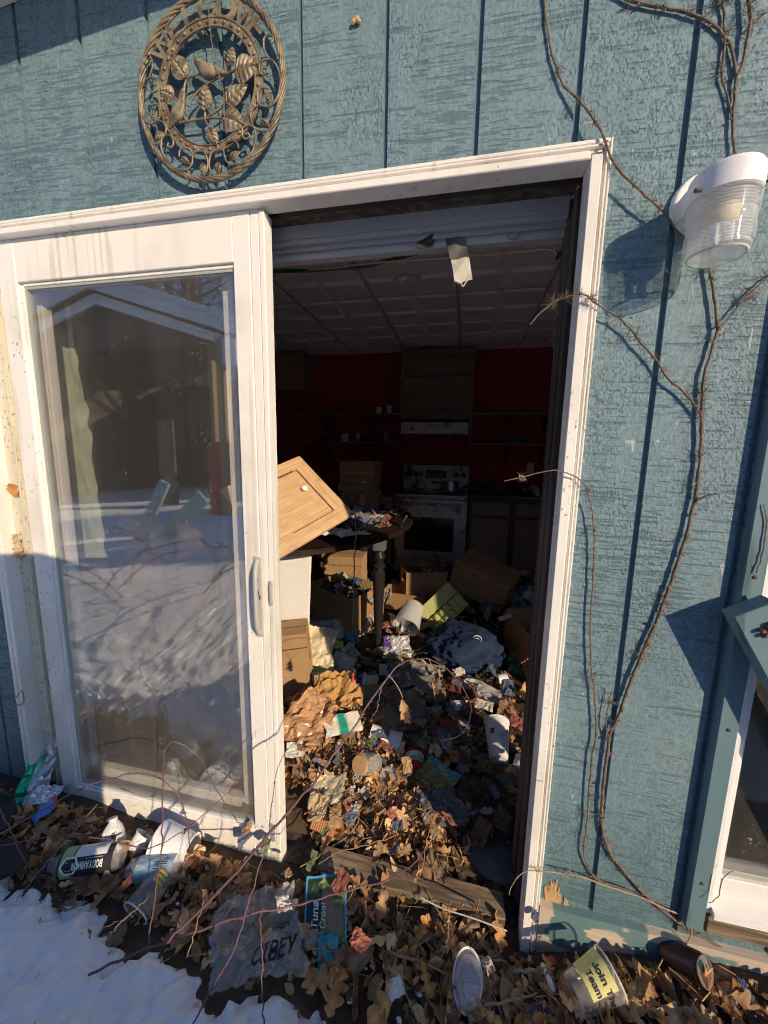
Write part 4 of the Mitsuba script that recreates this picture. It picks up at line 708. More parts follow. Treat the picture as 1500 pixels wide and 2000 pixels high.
# ---------------- ground, snow and the litter bed ----------------
def S1(a, b, x): t = np.clip((x - a)/(b - a), 0, 1); return t*t*(3 - 2*t)
def ground_z(x, y):
    x, y = np.broadcast_arrays(np.asarray(x, float), np.asarray(y, float))
    g = np.interp(x, [-4, -1.6, -.7, .05, .25, .5, 2.5], [.02, -.015, -.092, -.136, -.070, -.032, -.03])
    n = meshkit.fbm(np.stack([x*7, y*7, x*0], -1), 3, 3) - .5
    ins = -.092 + .115*np.exp(-((x + .74)/.30)**2 - ((y - .44)/.34)**2) + .075*np.exp(-((x + .95)/.35)**2 - ((y - 1.0)/.45)**2) + .03*S1(1.2, 2.4, y)
    k = S1(.02, .16, y)*((x > -1.62) | (y > .3))
    k = S1(.02, .16, y)
    return g*(1 - k) + ins*k + n*.035
def snow_edge(x): return np.interp(x, [-9, -1.6, -1.42, -1.15, -.92, -.72, -.55, -.36, -.22, .0, .5, 9], [-.30, -.30, -.27, -.235, -.265, -.30, -.255, -.238, -.275, -.36, -.55, -.55])
def snow_z(x, y):
    x, y = np.broadcast_arrays(np.asarray(x, float), np.asarray(y, float))
    P = np.stack([x, y, x*0], -1)
    d = snow_edge(x) - y + .17*(meshkit.fbm(P*11, 3, 8) - .5) + .085*(meshkit.fbm(P*46, 3, 18) - .5)
    z = ground_z(x, np.minimum(y, 0)) - .03 + .075*S1(-.05, .12, d) + .08*S1(.1, 1.2, d) + .10*S1(1, 4, -y)
    z = z + (.026*(meshkit.fbm(P*16, 3, 2) - .5) + .017*(meshkit.fbm(P*48, 3, 12) - .5))*S1(0, .1, d) + .13*(meshkit.fbm(P*.9 + 5, 3, 4) - .5)*S1(.5, 2.0, -y)
    # unseen snow heap behind the picture-taker, shaped to shade the ground before the door
    xw = x - 1.72
    top = np.interp(xw, [-2.6, -2.1, -1.7, -1.2, -.85, -.55, .1, .5, 1.0, 1.8], [.0, .55, .72, .80, .79, .755, .745, .79, .80, .3])
    z = np.maximum(z, -.3 + (top + .3 + .035*(meshkit.fbm(P*5, 3, 6) - .5))*np.exp(-((y + 1.74)/.40)**4))
    return z
def sheet(xs, ys, fn):
    X, Y = np.meshgrid(xs, ys, indexing='ij'); Z = fn(X, Y); nx, ny = X.shape
    i, j = np.meshgrid(np.arange(nx - 1), np.arange(ny - 1), indexing='ij'); a = (i*ny + j).ravel()
    q = np.stack([a, a + ny, a + ny + 1, a + 1], 1)
    return mk(np.c_[X.ravel(), Y.ravel(), Z.ravel()], np.vstack([q[:, :3], q[:, [0, 2, 3]]]))
setting('ground', sheet(np.r_[-6, -4, np.arange(-2.4, 2.8, .02), 4, 6], np.arange(-1.0, .12, .02), lambda x, y: ground_z(x, np.minimum(y, .0)) - .004), 'soil', True)
k = tag(key('litter_bed'), 'dark crumbled leaf mould and dirt covering the floor inside the doorway', 'litter', kind='stuff')
put(k, sheet(np.arange(-2.4, 1.5, .03), np.arange(.09, 3.05, .03), lambda x, y: ground_z(x, y) - .004), 'soil', True)
def fine(a, b, s, lo, hi, g=1.25):
    m = list(np.arange(a, b, s)); d = s
    while m[-1] < hi: d *= g; m.append(m[-1] + d)
    d = s
    while m[0] > lo: d *= g; m.insert(0, m[0] - d)
    return np.array(m)
setting('snow', sheet(fine(-1.9, .3, .008, -900, 900, 1.16), np.array(sorted(fine(-.62, -.14, .008, -900, -.14, 1.16))), snow_z), 'snow_mat', True)

# ---------------- leaves ----------------
def leaf_mesh(kind, seed, nt=22, na=2):
    g = np.random.default_rng(seed); L = 1.0
    t = np.linspace(0, 1, nt); s = np.linspace(-1, 1, 2*na + 1)
    env = np.sin(np.pi*np.clip(t, 0, 1)**(1.15 if kind == 'oak' else .8))**.75
    if kind == 'oak':
        ph = g.uniform(0, 1); nl = g.choice([3, 3.5, 4])
        lobe = lambda o: .24 + .76*np.abs(np.sin(np.pi*(nl*t + ph + o)))**.8
        wl, wr = .34*env*lobe(0), .34*env*lobe(g.uniform(-.12, .12))
    else: wl = wr = .26*env
    stem = t < .10; wl = np.where(stem, .008, wl); wr = np.where(stem, .008, wr)
    bend, curl, fold, tw = g.uniform(-1.3, 1.7), g.uniform(-2.8, 3.8), g.uniform(0, 1.0), g.uniform(-1.6, 1.6)
    V = []
    for i in range(nt):
        for q in s:
            w = (wl if q < 0 else wr)[i]; y = q*w
            a = curl*y*2.2; yy = np.sin(a)/(curl*2.2 + 1e-6); z = (1 - np.cos(a))/(abs(curl)*2.2 + 1e-6)*np.sign(curl)
            z += fold*abs(y)*.6 + .05*np.sin(t[i]*9 + q*2 + seed) + tw*(t[i] - .5)*y*1.2
            V.append([t[i] - .5 - .02*abs(q)*0, yy, z])
    V = np.array(V); a = bend*V[:, 0]; V[:, 2] += (1 - np.cos(a*1.4))*.5*np.sign(bend); V[:, 0] *= 1 - .12*abs(bend)
    i, j = np.meshgrid(np.arange(nt - 1), np.arange(len(s) - 1), indexing='ij'); b = (i*len(s) + j).ravel()
    qd = np.stack([b, b + len(s), b + len(s) + 1, b + 1], 1); V -= V.mean(0)
    return mk(V, np.vstack([qd[:, :3], qd[:, [0, 2, 3]]])), np.tile(s, nt), np.repeat(t, len(s))
TONES = [tuple(1.12*q for q in c) for c in [(.50, .31, .15), (.42, .245, .11), (.35, .215, .12), (.56, .39, .21), (.29, .185, .11), (.48, .26, .10), (.40, .29, .185), (.23, .145, .09), (.52, .345, .20)]]
leaf_plys, leaf_raw = [], []
for v in range(27):
    m, s_, t_ = leaf_mesh('oak' if v % 9 != 4 else 'ovate', 100 + v)
    base = np.array(TONES[v % 9]); vein = np.exp(-(s_/.16)**2)*.22
    blot = meshkit.fbm(np.c_[m.vertices[:, :2]*7, np.full(len(s_), v*3.0)], 3)
    col = base*(.85 + .55*((v*7) % 11)/10)*(0.55 + .9*blot[:, None])*(1 + vein[:, None])
    leaf_plys.append(mikit.ply(m, 'leaf_mat', True, color=np.clip(col, 0, 1))); 
for v in range(14):
    m, s_, t_ = leaf_mesh('oak' if v % 3 else 'ovate', 300 + v, 11, 2); leaf_raw.append(m)
leaf_big = [leaf_mesh('oak' if v % 8 else 'ovate', 700 + v, 20, 2)[0] for v in range(8)]
def leaf_ok(x, y, r):
    if y > -.01 and y < .17: return -.66 + r*.3 < x < .0 - r*.3
    if x < -.66 and y > -.01 and y < .20: return False
    if y <= -.01 and y > -.035 - r*.35: return -.63 < x < -.03 and rng.random() < .5
    if y >= .17: return x > -1.6
    return snow_edge(x) - y < .0 or rng.random() < .07
def pick():
    c = rng.random()
    if c < .42: return rng.uniform(-1.95, .85), -abs(rng.normal(0, .20)) - .02
    if c < .46: return rng.uniform(-.62, -.03), rng.uniform(-.12, .15)
    if c < .88: return rng.normal(-.52, .22), rng.uniform(.10, .80)
    return rng.uniform(-1.2, .25), rng.uniform(.15, 1.5)
TN = ['tan', 'orange-brown', 'brown', 'pale tan', 'dark brown', 'rusty orange', 'grey-brown', 'blackish brown', 'light tan']
def where(x, y):
    if y > .16: return ('on the sunlit heap inside the doorway' if x + .95*y < .0 and y < .95 and x > -.9 else 'in the shaded litter inside the room')
    if y > -.14 and -.66 < x < .03: return 'just outside the threshold board'
    if snow_edge(x) - y > .0: return 'on the snow in front of the door'
    if x > .0: return 'in front of the skirt board at the right'
    return 'in front of the sliding panel' if x < -.70 else 'between the printed bag and the door opening'
def rot(a, b, c): return T().rotate([0, 0, 1], c).rotate([0, 1, 0], b).rotate([1, 0, 0], a)
def add_leaf(x, y, z, size, v, a, b, c):
    lab = f"dry curled {TN[v % 9]} {'oak leaf' if v % 9 != 4 else 'oval leaf'} lying {where(x, y)}"
    k = tag(key('fallen_leaf'), lab, 'leaf', f"{TN[v % 9]} {'oak' if v % 9 != 4 else 'oval'} leaves {where(x, y)}")
    scene[k] = {**leaf_plys[v], 'to_world': T().translate([float(x), float(y), float(z)]) @ rot(a, b, c) @ T().scale([float(size), float(size*rng.uniform(.55, 1.1)), float(size*rng.uniform(.5, 1.5))])}
nl = 0
while nl < 290:
    x, y = pick(); size = rng.uniform(.070, .132) if nl < 190 else rng.uniform(.05, .09)
    if y < -.55 or not leaf_ok(x, y, size): continue
    a, b = rng.normal(0, 22, 2)
    add_leaf(x, y, ground_z(x, y) + size*.10 + rng.uniform(.006, .036), size, (v_ := int(rng.integers(27))), a, b, rng.uniform(0, 360)); nl += 1
lv, lf, lc, off = [], [], [], 0
while len(lv) < 5200:
    x, y = pick(); size = rng.uniform(.055, .115) if len(lv) < 1150 else rng.uniform(.015, .055)
    if y < -.6 or not leaf_ok(x, y, size): continue
    m = leaf_raw[int(rng.integers(14))] if size < .055 else leaf_big[int(rng.integers(8))]; M = (ROT(rng.uniform(0, 6.28), [0, 0, 1]) @ ROT(rng.normal(0, .6), [1, 0, 0]) @ ROT(rng.normal(0, .5), [0, 1, 0]))[:3, :3]
    P = (m.vertices*size*[1, rng.uniform(.5, 1), 1]) @ M.T + [x, y, float(ground_z(x, y)) + size*.09 + rng.uniform(-.004, .016)]
    lv.append(P); lf.append(m.faces + off); off += len(P)
    c = np.array(TONES[int(rng.integers(9))])*rng.uniform(.65, 1.3); lc.append(np.tile(c, (len(P), 1)))
k = tag(key('leaf_litter'), 'mat of small broken brown leaf pieces covering the ground and threshold', 'leaf litter', kind='stuff')
put(k, mk(np.vstack(lv), np.vstack(lf)), 'leaf_mat', True, color=np.vstack(lc))
tw, off = [], 0
for i in range(420):
    x, y = pick()
    if not leaf_ok(x, y, .04) or y < -.5: continue
    a = rng.uniform(0, 6.28); L = rng.uniform(.02, .11); z = float(ground_z(x, y)) + rng.uniform(.008, .04)
    d = np.array([math.cos(a), math.sin(a), rng.normal(0, .2)])*L
    tw.append(tube([np.array([x, y, z]) - d/2, np.array([x, y, z + rng.normal(0, .004)]), np.array([x, y, z]) + d/2], rng.uniform(.0006, .0018), 4))
k = tag(key('twig_debris'), 'tiny straw bits and twig ends scattered through the leaf litter', 'twig debris', kind='stuff'); put(k, cat(tw), 'cane_tan')
cr = []
for i in range(170):
    x, y = rng.uniform(-1.9, -.1), rng.uniform(-.5, -.14)
    d = snow_edge(x) - y
    if -.11 < d < .02: cr.append(blob((x, y, float(ground_z(x, y)) + .010), rng.uniform(.0015, .0065), 1, .9, i, 2.5, (1.2, 1, .5)))
k = tag(key('snow_crumbs'), 'small crumbs of snow left lying between the leaves', 'snow', kind='stuff'); put(k, cat(cr), 'snow_mat', True)

sb = []
for i in range(60):
    x, y = rng.uniform(-1.9, -.2), rng.uniform(-.62, -.2)
    if snow_edge(x) - y > .03:
        a = rng.uniform(0, 6.28); d = np.array([math.cos(a), math.sin(a), 0])*rng.uniform(.002, .010); z = float(snow_z(x, y)) + .003
        sb.append(tube([np.array([x, y, z]) - d, np.array([x, y, z]) + d], rng.uniform(.0006, .0018), 4))
k = tag(key('snow_grit'), 'tiny dark bits of bark and leaf lying on the snow', 'grit', kind='stuff'); put(k, cat(sb), 'tree_bark')

# ---------------- things lying on the ground outside ----------------
def H(p, dz=0.0): return np.array([p[0], p[1], float(ground_z(p[0], p[1])) + dz])
TOCAM = lambda p: (EYE - p)/np.linalg.norm(EYE - p)
def lay(m, axis_from, axis_to, up=(0, 0, 1)):
    return frame(m, axis_from, np.asarray(axis_to) - np.asarray(axis_from), up)
def xl(prof, n=32):
    """a lathe with its axis along x; prof = (radius, x)"""
    m = lathe(prof, n); return move(m, ry=90)
A, B = (-1.1573, -0.1538, -0.0300), (-1.3413, -0.2256, -0.0300)
bt = thing('sports_bottle', 'empty clear sports drink bottle with black and white label, lying in the leaves', 'bottle')
ax = (np.array(A), np.array(B)); up = TOCAM((ax[0] + ax[1])/2)*[1, 1, 1]
R0_, Lb = .036, float(np.linalg.norm(ax[1] - ax[0]))
P_ = lambda m: lay(m, ax[0] + [0, 0, .030], ax[1] + [0, 0, .030], up)
part(bt, 'body', P_(xl([(0, .0), (.026, .0), (.032, .006), (R0_ - .0012, .02), (R0_ - .0012, Lb*.80), (.030, Lb*.86), (.018, Lb*.96), (.018, Lb), (0, Lb)])), 'clear_plastic', 40)
part(bt, 'label', P_(patch(Lb*.09, Lb*.83, -100, 175, R0_)), 'tint_gloss', True, color=(.03, .03, .032))
part(bt, 'label_panel', P_(patch(Lb*.18, Lb*.62, -86, -14, R0_, off=.0011)), 'paper', True)
part(bt, 'label_panel', P_(patch(Lb*.64, Lb*.795, -88, 100, R0_, off=.0011)), 'green_label', True); scene['green_label'] = prin((.34, .50, .20), .35)
hexo = sg.Polygon([(.026*math.cos(a), .024*math.sin(a)) for a in np.radians([0, 60, 120, 180, 240, 300])])
m = trimesh.creation.extrude_polygon(hexo.difference(hexo.buffer(-.0045)), .0006, engine='earcut'); m.apply_translation([Lb*.66, .010, .0016])
part(bt, 'emblem', P_(on_tube(m.subdivide(), R0_)), 'ink_white')
m = trimesh.creation.extrude_polygon(hexo.buffer(-.0046), .0004, engine='earcut'); m.apply_translation([Lb*.66, .010, .0015]); part(bt, 'emblem', P_(on_tube(m.subdivide(), R0_)), 'ink')
m = text('BODYARMOR', .0165, .0006); m.apply_scale([Lb*.42/m.extents[0], 1, 1]); m = mid(m).subdivide(); m.apply_translation([Lb*.42, .011, .0014])
part(bt, 'lettering', P_(on_tube(m, R0_)), 'ink_white')
part(bt, 'fine_print', P_(patch(Lb*.22, Lb*.46, -7.5, -4.5, R0_, 4, .0014)), 'bead_grey')
part(bt, 'barcode', P_(cat([patch(Lb*.24 + i*.0026, Lb*.24 + i*.0026 + (.0014 if i % 3 else .0008), -66, -42, R0_, 5, .0016) for i in range(11)])), 'ink')
part(bt, 'cap', P_(xl([(0, Lb), (.020, Lb), (.020, Lb + .022), (.017, Lb + .025), (0, Lb + .025)], 24)), 'black_gloss', 40)
A, B = np.array((-0.9672, -0.1370, -0.0450)), np.array((-1.1211, -0.1779, -0.0450))
b2 = thing('water_bottle', 'clear drink bottle with blue and white printed label, lying right of the black labelled bottle', 'bottle')
L2 = np.linalg.norm(B - A); up2 = TOCAM((A + B)/2); P2 = lambda m: lay(m, A + [0, 0, .032], B + [0, 0, .032], up2)
part(b2, 'body', P2(xl([(0, 0), (.024, 0), (.030, .008), (.031, .02), (.031, L2*.82), (.024, L2*.95), (.012, L2), (0, L2)])), 'clear_plastic', 40)
u, v, f = grid(24, 24); lab = patch(L2*.12, L2*.78, -110, 120, .031, 24)
u6, v6, _ = grid(6, 24); q = meshkit.fbm(np.c_[u6*9, v6*14, u6*0], 3)
part(b2, 'label', P2(lab), 'tint_gloss', True, color=np.where((q > .52)[:, None], [.34, .44, .52], np.where((u6 < .45)[:, None], [.04, .15, .28], [.14, .26, .36])))
for i in range(7): part(b2, 'print_line', P2(patch(L2*.22, L2*.22 + L2*.24*(1 - .1*(i % 3)), -28 + i*9, -25 + i*9, .031, 4, .0014)), 'ink')
pw = H((-1.2364, -0.1152, -0.0100), .030); dw = np.array([-.10, .10, .42]); dw /= np.linalg.norm(dw)
m = xl([(0, 0), (.026, .0), (.031, .008), (.031, .085), (.026, .100), (.013, .118), (.013, .128), (0, .128)], 28).subdivide(); v = np.array(m.vertices); v += .012*(meshkit.fbm(v*34, 3)[:, None] - .5)*[.3, 1, 1]; v[:, 2] *= .72
wb = thing('crushed_bottle', 'crushed white drink bottle with grey lettering standing among oak leaves', 'bottle')
WP = lambda q: frame(q, pw - dw*.05, dw, TOCAM(pw))
part(wb, 'body', WP(mk(v, m.faces)), 'bottle_white', 40); scene['bottle_white'] = prin((.62, .62, .61), .3)
m = mid(text('ARMOR', .014, .001)); m.apply_translation([.060, 0, -.008])
part(wb, 'lettering', WP(on_tube(m.subdivide(), .0335)), 'ink')
def cupx(r0, r1, L, t=.0025, rim=.003): return xl([(0, 0), (r0, 0), (r1, L - .004), (r1 + rim, L - .004), (r1 + rim, L), (r1 - t, L), (r0 - t, t), (0, t)], 40)
fb = thing('foam_cup', 'large white foam cup lying on its side against the sliding panel', 'cup')
A, B = np.array((-1.0893, -0.0902, 0.0000)), np.array((-0.9315, -0.0803, -0.0300))
part(fb, 'cup', lay(cupx(.062, .045, .115), H(A, .046), H(B, .042)), 'plastic_white', 40)
sc_ = one('white_paper_cup', 'small white cup half buried behind a leaf, left of the large foam cup', 'cup', lay(cupx(.022, .028, .045), H((-1.1713, -0.1090, 0.0000), .018), H((-1.1562, -0.0747, 0.0000), .046)), 'plastic_white', 40)
A, B = H((-0.9994, -0.1227, -0.0500), .055), H((-1.0157, -0.2422, -0.0200), .030)
cc = thing('plastic_cup', 'clear plastic tumbler lying on its side with its open mouth towards the snow', 'cup')
part(cc, 'wall', lay(xl([(.026, 0), (.040, .135)], 44), A, A + (B - A)/np.linalg.norm(B - A)), 'clear_plastic', True)
part(cc, 'rim', lay(xl([(.0385, .133), (.0415, .1335), (.0415, .137), (.0385, .137), (.0385, .133)], 44), A, A + (B - A)/np.linalg.norm(B - A)), 'bead_pale', 40); scene['bead_pale'] = prin((.70, .66, .55), .35)
part(cc, 'print', lay(cat([patch(.045 + .011*i, .052 + .011*i, -30, 25, .0322 + .001*i, 8, .0006) for i in range(3)]), A, A + (B - A)/np.linalg.norm(B - A), TOCAM(A)), 'yellow_plastic')
# clear printed bag
pb = np.array((-0.6772, -0.2133, -0.0600)); bagm = crumple(.225, .175, .040, 21, 56, 7, 0, .34)
bg_ = thing('plastic_bag', 'clear crumpled plastic bag with black printed letters, lying at the snow edge', 'bag')
def bag_place(m): return frame(m, H(pb, .022), (.86, .42, .10), (0.10, -.26, .96))
part(bg_, 'film', bag_place(bagm), 'bag_film', True); scene['bag_film'] = {'type': 'mask', 'opacity': 0.27, 'bsdf': prin((.82, .81, .80), .15, specular=.9)}
from scipy.interpolate import LinearNDInterpolator
zi = LinearNDInterpolator(bagm.vertices[:, :2], bagm.vertices[:, 2], 0)
for w, hh, xx, yy, wd in (('ORDER', .014, .060, .002, .070), ('CIBEY', .030, .052, -.040, .108)):
    m = mid(text(w, hh, .0006)); m.apply_scale([wd/m.extents[0], 1, 1]); m = m.subdivide().subdivide(); v = np.array(m.vertices); v[:, 0] += .006*np.sin(v[:, 1]*90) ; v[:, :2] += [xx, yy]; v[:, 2] += zi(v[:, 0], v[:, 1]) + .0012
    part(bg_, 'lettering', bag_place(mk(v, m.faces)), 'ink')
# pouch with green and blue print
tq_ = [np.array(q) for q in ((-0.5830, -0.0974, -0.0300), (-0.4712, -0.0609, -0.0300), (-0.5601, -0.1653, -0.0750), (-0.4503, -0.1311, -0.0750))]
tc, tx, tz = sum(tq_)/4, tq_[1] - tq_[0], tq_[0] - tq_[2]
TW, TH = .118, .142
tm = crumple(TW, TH, .006, 31, 40, 4); u, v, f = grid(40, 40)
edge = (u < .045) | (u > .955) | (v > .955)
blot = meshkit.fbm(np.c_[u*4, v*4, u*0], 3, 9)
col = np.where((u < .40)[:, None], [.02, .04, .02], [.10, .17, .03]); col = np.where(((u > .42) & (u < .90) & (v > .12) & (v < .80) & (blot > .42))[:, None], [.26, .17, .10], col)
col = np.where(((u < .42) & (v < .18))[:, None], [.09, .33, .58], col); col = np.where(edge[:, None], [.07, .36, .62], col)
tu = thing('food_pouch', 'torn blue and green food pouch with white lettering standing in front of the threshold', 'pouch')
def tp_(m): return frame(m, H(tc, .046), tx, np.cross(tx, tz))
part(tu, 'film', tp_(tm), 'tint_gloss', True, color=col)
zt_ = LinearNDInterpolator(tm.vertices[:, :2], tm.vertices[:, 2], 0)
for w, hh, xx, yy, c in (('Tuna', .017, -.030, -.010, 'ink_white'), ('Creat', .015, -.008, -.012, 'ink_white')):
    m = mid(text(w, hh, .0006, w == 'Tuna')); m.vertices = np.c_[m.vertices[:, 0] + .22*m.vertices[:, 1], m.vertices[:, 1:]]; m = move(m, rz=90); v_ = np.array(m.vertices); v_[:, :2] += [xx, yy]; v_[:, 2] += np.nan_to_num(zt_(v_[:, 0], v_[:, 1])) + .0012
    part(tu, 'lettering', tp_(mk(v_, m.faces)), c)
def rag(name, lab, ct, p, w, h, amp, col, seed, rz=0, rx=0, ry=0, dz=.03, mat='tint_gloss', n=22, fr=5, fold=0, two_=None, smooth=False):
    m = crumple(w, h, amp, seed, n if smooth else max(12, n*2//3), fr, fold, .16); n = int(round(len(m.vertices)**.5)); c = np.tile(np.array(col, float), (len(m.vertices), 1)); u, v, f = grid(n, n)
    if two_ is not None: c = np.where((two_[1](u, v))[:, None], two_[0], c)
    c = c*(.82 + .36*meshkit.fbm(np.c_[u*6, v*6, u*0 + seed], 3)[:, None])
    return one(name, lab, ct, move(m, H(p, dz), rx=rx, ry=ry, rz=rz), mat, smooth, color=np.clip(c, 0, 1))
rag('torn_wrapper', 'teal blue torn wrapper between the green pouch and the snow', 'wrapper', (-0.4806, -0.1952, -0.0700), .055, .095, .008, (.03, .30, .36), 41, 15, 18, dz=.020)
rag('foil_bag', 'green and white foil bag propped beside the lower left door corner', 'bag', (-1.6543, -0.0382, 0.0200), .085, .17, .016, (.62, .64, .64), 42, 35, 48, 10, .05, 'tint_foil', two_=((.03, .42, .20), lambda u, v: (u < .35) | (v > .85)))
rag('silver_wrapper', 'narrow silver wrapper standing beside the left door jamb', 'wrapper', (-1.6352, 0.0001, 0.0200), .035, .19, .014, (.66, .66, .68), 43, 12, 72, 15, .10, 'tint_foil')
rag('silver_wrapper', 'crumpled shiny silver wrapper lying at the foot of the left stile', 'wrapper', (-1.5837, -0.0550, 0.0000), .09, .07, .016, (.66, .66, .66), 44, 10, 10, dz=.03, mat='tint_foil')
rag('candy_wrapper', 'blue and red candy wrapper on the leaves left of the panel', 'wrapper', (-1.5189, -0.1036, 0.0000), .055, .075, .008, (.10, .26, .62), 45, -30, 25, dz=.040, two_=((.62, .09, .06), lambda u, v: (v > .8)))
one('black_boot', 'black rubber boot shaft lying in the leaves at the left edge, upper one', 'boot', move(blob((0, 0, 0), .075, 3, .10, 3, 1.6, (1.6, .8, .55)), H((-1.6927, -0.1590, 0.0200), .04), rz=-8), 'black_rubber', True)
one('black_bag', 'crumpled black bag on the snow edge at the left side, below the boot', 'bag', move(blob((0, 0, 0), .07, 3, .22, 8, 2.2, (1.3, .8, .5)), H((-1.4995, -0.2640, -0.0200), .035), rz=8), 'black_rubber', True)
rag('dark_wrapper', 'dark purple wrapper in the leaves left of the yellow labelled cup', 'wrapper', (0.0560, -0.1748, -0.1000), .06, .045, .008, (.05, .04, .11), 46, 30, dz=.030)
rag('paper_scrap', 'small white card scrap lying on the dark leaves near the clear lid', 'paper', (-0.2966, -0.2109, -0.0800), .040, .036, .003, (.70, .72, .70), 47, 35, 15, dz=.030, mat='tint_matte')
rag('blue_wrapper', 'small blue wrapper corner at the lower right among the leaves', 'wrapper', (0.5181, -0.0823, -0.0800), .016, .036, .003, (.05, .08, .16), 48, 10, 20, dz=.030)
one('bottle_top', 'small red plastic top under the skirt board', 'cap', move(lathe([(0, .008), (.009, .008), (.010, 0), (0, 0)], 14), H((0.1030, -0.0572, -0.1000), .018), rx=30), 'red_paint', 35)
one('paper_tube', 'white paper stick lying beside the red cap', 'stick', tube([H((0.0785, -0.0713, -0.1000), .022), H((0.0857, -0.0934, -0.1000), .024), H((0.0950, -0.1207, -0.1000), .016)], [.008, .009, .007], 9, 12), 'paper', True)
# crushed clear lid
ld = thing('crushed_dome', 'clear crushed dome cover lying on its side on the leaves', 'lid')
m = lathe([(.047, 0), (.047, .003), (.042, .004), (.038, .016), (.026, .024), (.024, .030), (0, .030)], 44); v = np.array(m.vertices); v[:, 2] += .010*np.sin(v[:, 0]*60)*(v[:, 1] > 0) + .006*(meshkit.fbm(v*40, 2) - .5)
pl_ = H((-0.1200, -0.1616, -0.0800), .040)
part(ld, 'dome', frame(mk(v*[.80, 1.2, 1], m.faces), pl_, (.97, .1, -.2), (-.1, -.62, .78)), 'cloudy_plastic', 30)
part(ld, 'rim', frame(mk(lathe([(.044, -.001), (.048, -.001), (.048, .002), (.044, .002), (.044, -.001)], 44).vertices*[.80, 1.2, 1], lathe([(.044, -.001), (.048, -.001), (.048, .002), (.044, .002), (.044, -.001)], 44).faces), pl_, (.97, .1, -.2), (-.1, -.62, .78)), 'bead_pale', 30)
# yellow labelled cup
A, B = H((0.1310, -0.1460, -0.0900), .050), H((0.2774, -0.0760, -0.0900), .062)
yc = thing('plastic_cup', 'clear plastic cup with yellow printed label lying at the bottom right', 'cup')
dY = (B - A)/np.linalg.norm(B - A); upY = TOCAM(A); Py_ = lambda m: lay(m, A, A + dY, upY)
part(yc, 'wall', Py_(xl([(0, 0), (.036, 0), (.038, .004), (.049, .105)], 48)), 'clear_plastic', 40)
part(yc, 'rim', Py_(xl([(.047, .104), (.051, .1045), (.051, .108), (.047, .108), (.047, .104)], 48)), 'cloudy_plastic', 40)
u, v, f = grid(8, 26); a = np.radians(-95 + 130*v); rr = .0372 + .0115*(.030 + .066*u)/.105 + .0009
part(yc, 'label', Py_(mk(np.c_[.030 + .066*u, -rr*np.sin(a), rr*np.cos(a)], f)), 'yellow_label', True); scene['yellow_label'] = prin((.62, .58, .22), .4)
for w, xo, aw in (('Join The', .074, .082), ('Team', .050, .046)):
    m = mid(text(w, .0135, .0006)); m.apply_scale([aw/m.extents[0], 1, 1]); m = m.subdivide(); v_ = np.array(m.vertices); X = xo + v_[:, 1]; rr = .0372 + .0115*X/.105 + .0016 + v_[:, 2]
    s0 = v_[:, 0] + (.0 if w == 'Join The' else -.012); a = s0/.045 + .30
    part(yc, 'lettering', Py_(mk(np.c_[X, -rr*np.sin(a), rr*np.cos(a)], m.faces)), 'ink')
# brown can
cn_ = thing('drink_can', 'dark brown drink can lying with its silver open end towards the camera', 'can')
pc = H((0.4162, -0.0544, -0.0850), .036); dC = np.array([.55, -.62, .52]); dC /= np.linalg.norm(dC); Pc = lambda m: frame(m, pc - dC*.055, dC, (0, 0, 1))
part(cn_, 'body', Pc(xl([(0, 0), (.026, 0), (.033, .006), (.033, .080), (.028, .088)], 36)), 'can_brown', 35); scene['can_brown'] = prin((.060, .030, .028), .28, metallic=.4)
part(cn_, 'end', Pc(xl([(.028, .088), (.0295, .092), (.0275, .092), (.026, .086), (0, .086)], 36)), 'steel', 35)
hole_ = sg.Point(.0, .010).buffer(.010); m = trimesh.creation.extrude_polygon(shapely.affinity.scale(hole_, .9, 1.15), .001, engine='earcut')
part(cn_, 'opening', Pc(mk(np.c_[.0868 + m.vertices[:, 2], m.vertices[:, :2]], m.faces)), 'opening_dark'); scene['opening_dark'] = prin((.01, .05, .035), .3)
part(cn_, 'print', Pc(cat([patch(.030 + .0035*i, .032 + .0035*i, -150, -100, .033, 6, .0008) for i in range(9)])), 'ink_white')
# weathered threshold board and other loose wood
def bar(p, q, w, h, mat, name, lab, ct='board', c=.002, parent=None):
    p, q = np.array(p), np.array(q); L_ = np.linalg.norm(q - p); m = frame(box(0, L_, -w/2, w/2, -h, 0, c).subdivide().subdivide(), p, q - p, (0, -.10, 1)); v = m.vertices
    m.vertices = v + .004*(meshkit.fbm(v*[9, 40, 40], 3)[:, None] - .5)*[0, 1, 1]
    return part(parent, name, m, mat) if parent else one(name, lab, ct, m, mat)
tbk = bar((-0.5807, 0.0185, -0.0520), (-0.0118, 0.0354, -0.0880), .070, .040, 'old_wood', 'threshold_board', 'weathered grey-brown board lying across the threshold, sunlit')
bar((-0.5866, 0.0899, -0.1000), (0.0360, 0.1029, -0.1350), .050, .03, 'rotten_wood', 'dark_board', 'dark rotten board behind the sunlit threshold board')
one('grey_rod', 'thin grey metal rod lying in the leaves below the threshold board', 'rod', [tube([(-0.2542, -0.0750, 0.0155), (-0.1970, -0.0750, -0.0009), (-0.1134, -0.0700, -0.0152), (-0.0168, -0.0600, -0.0421)], .0022, 7, 30)], 'bead_grey', True)
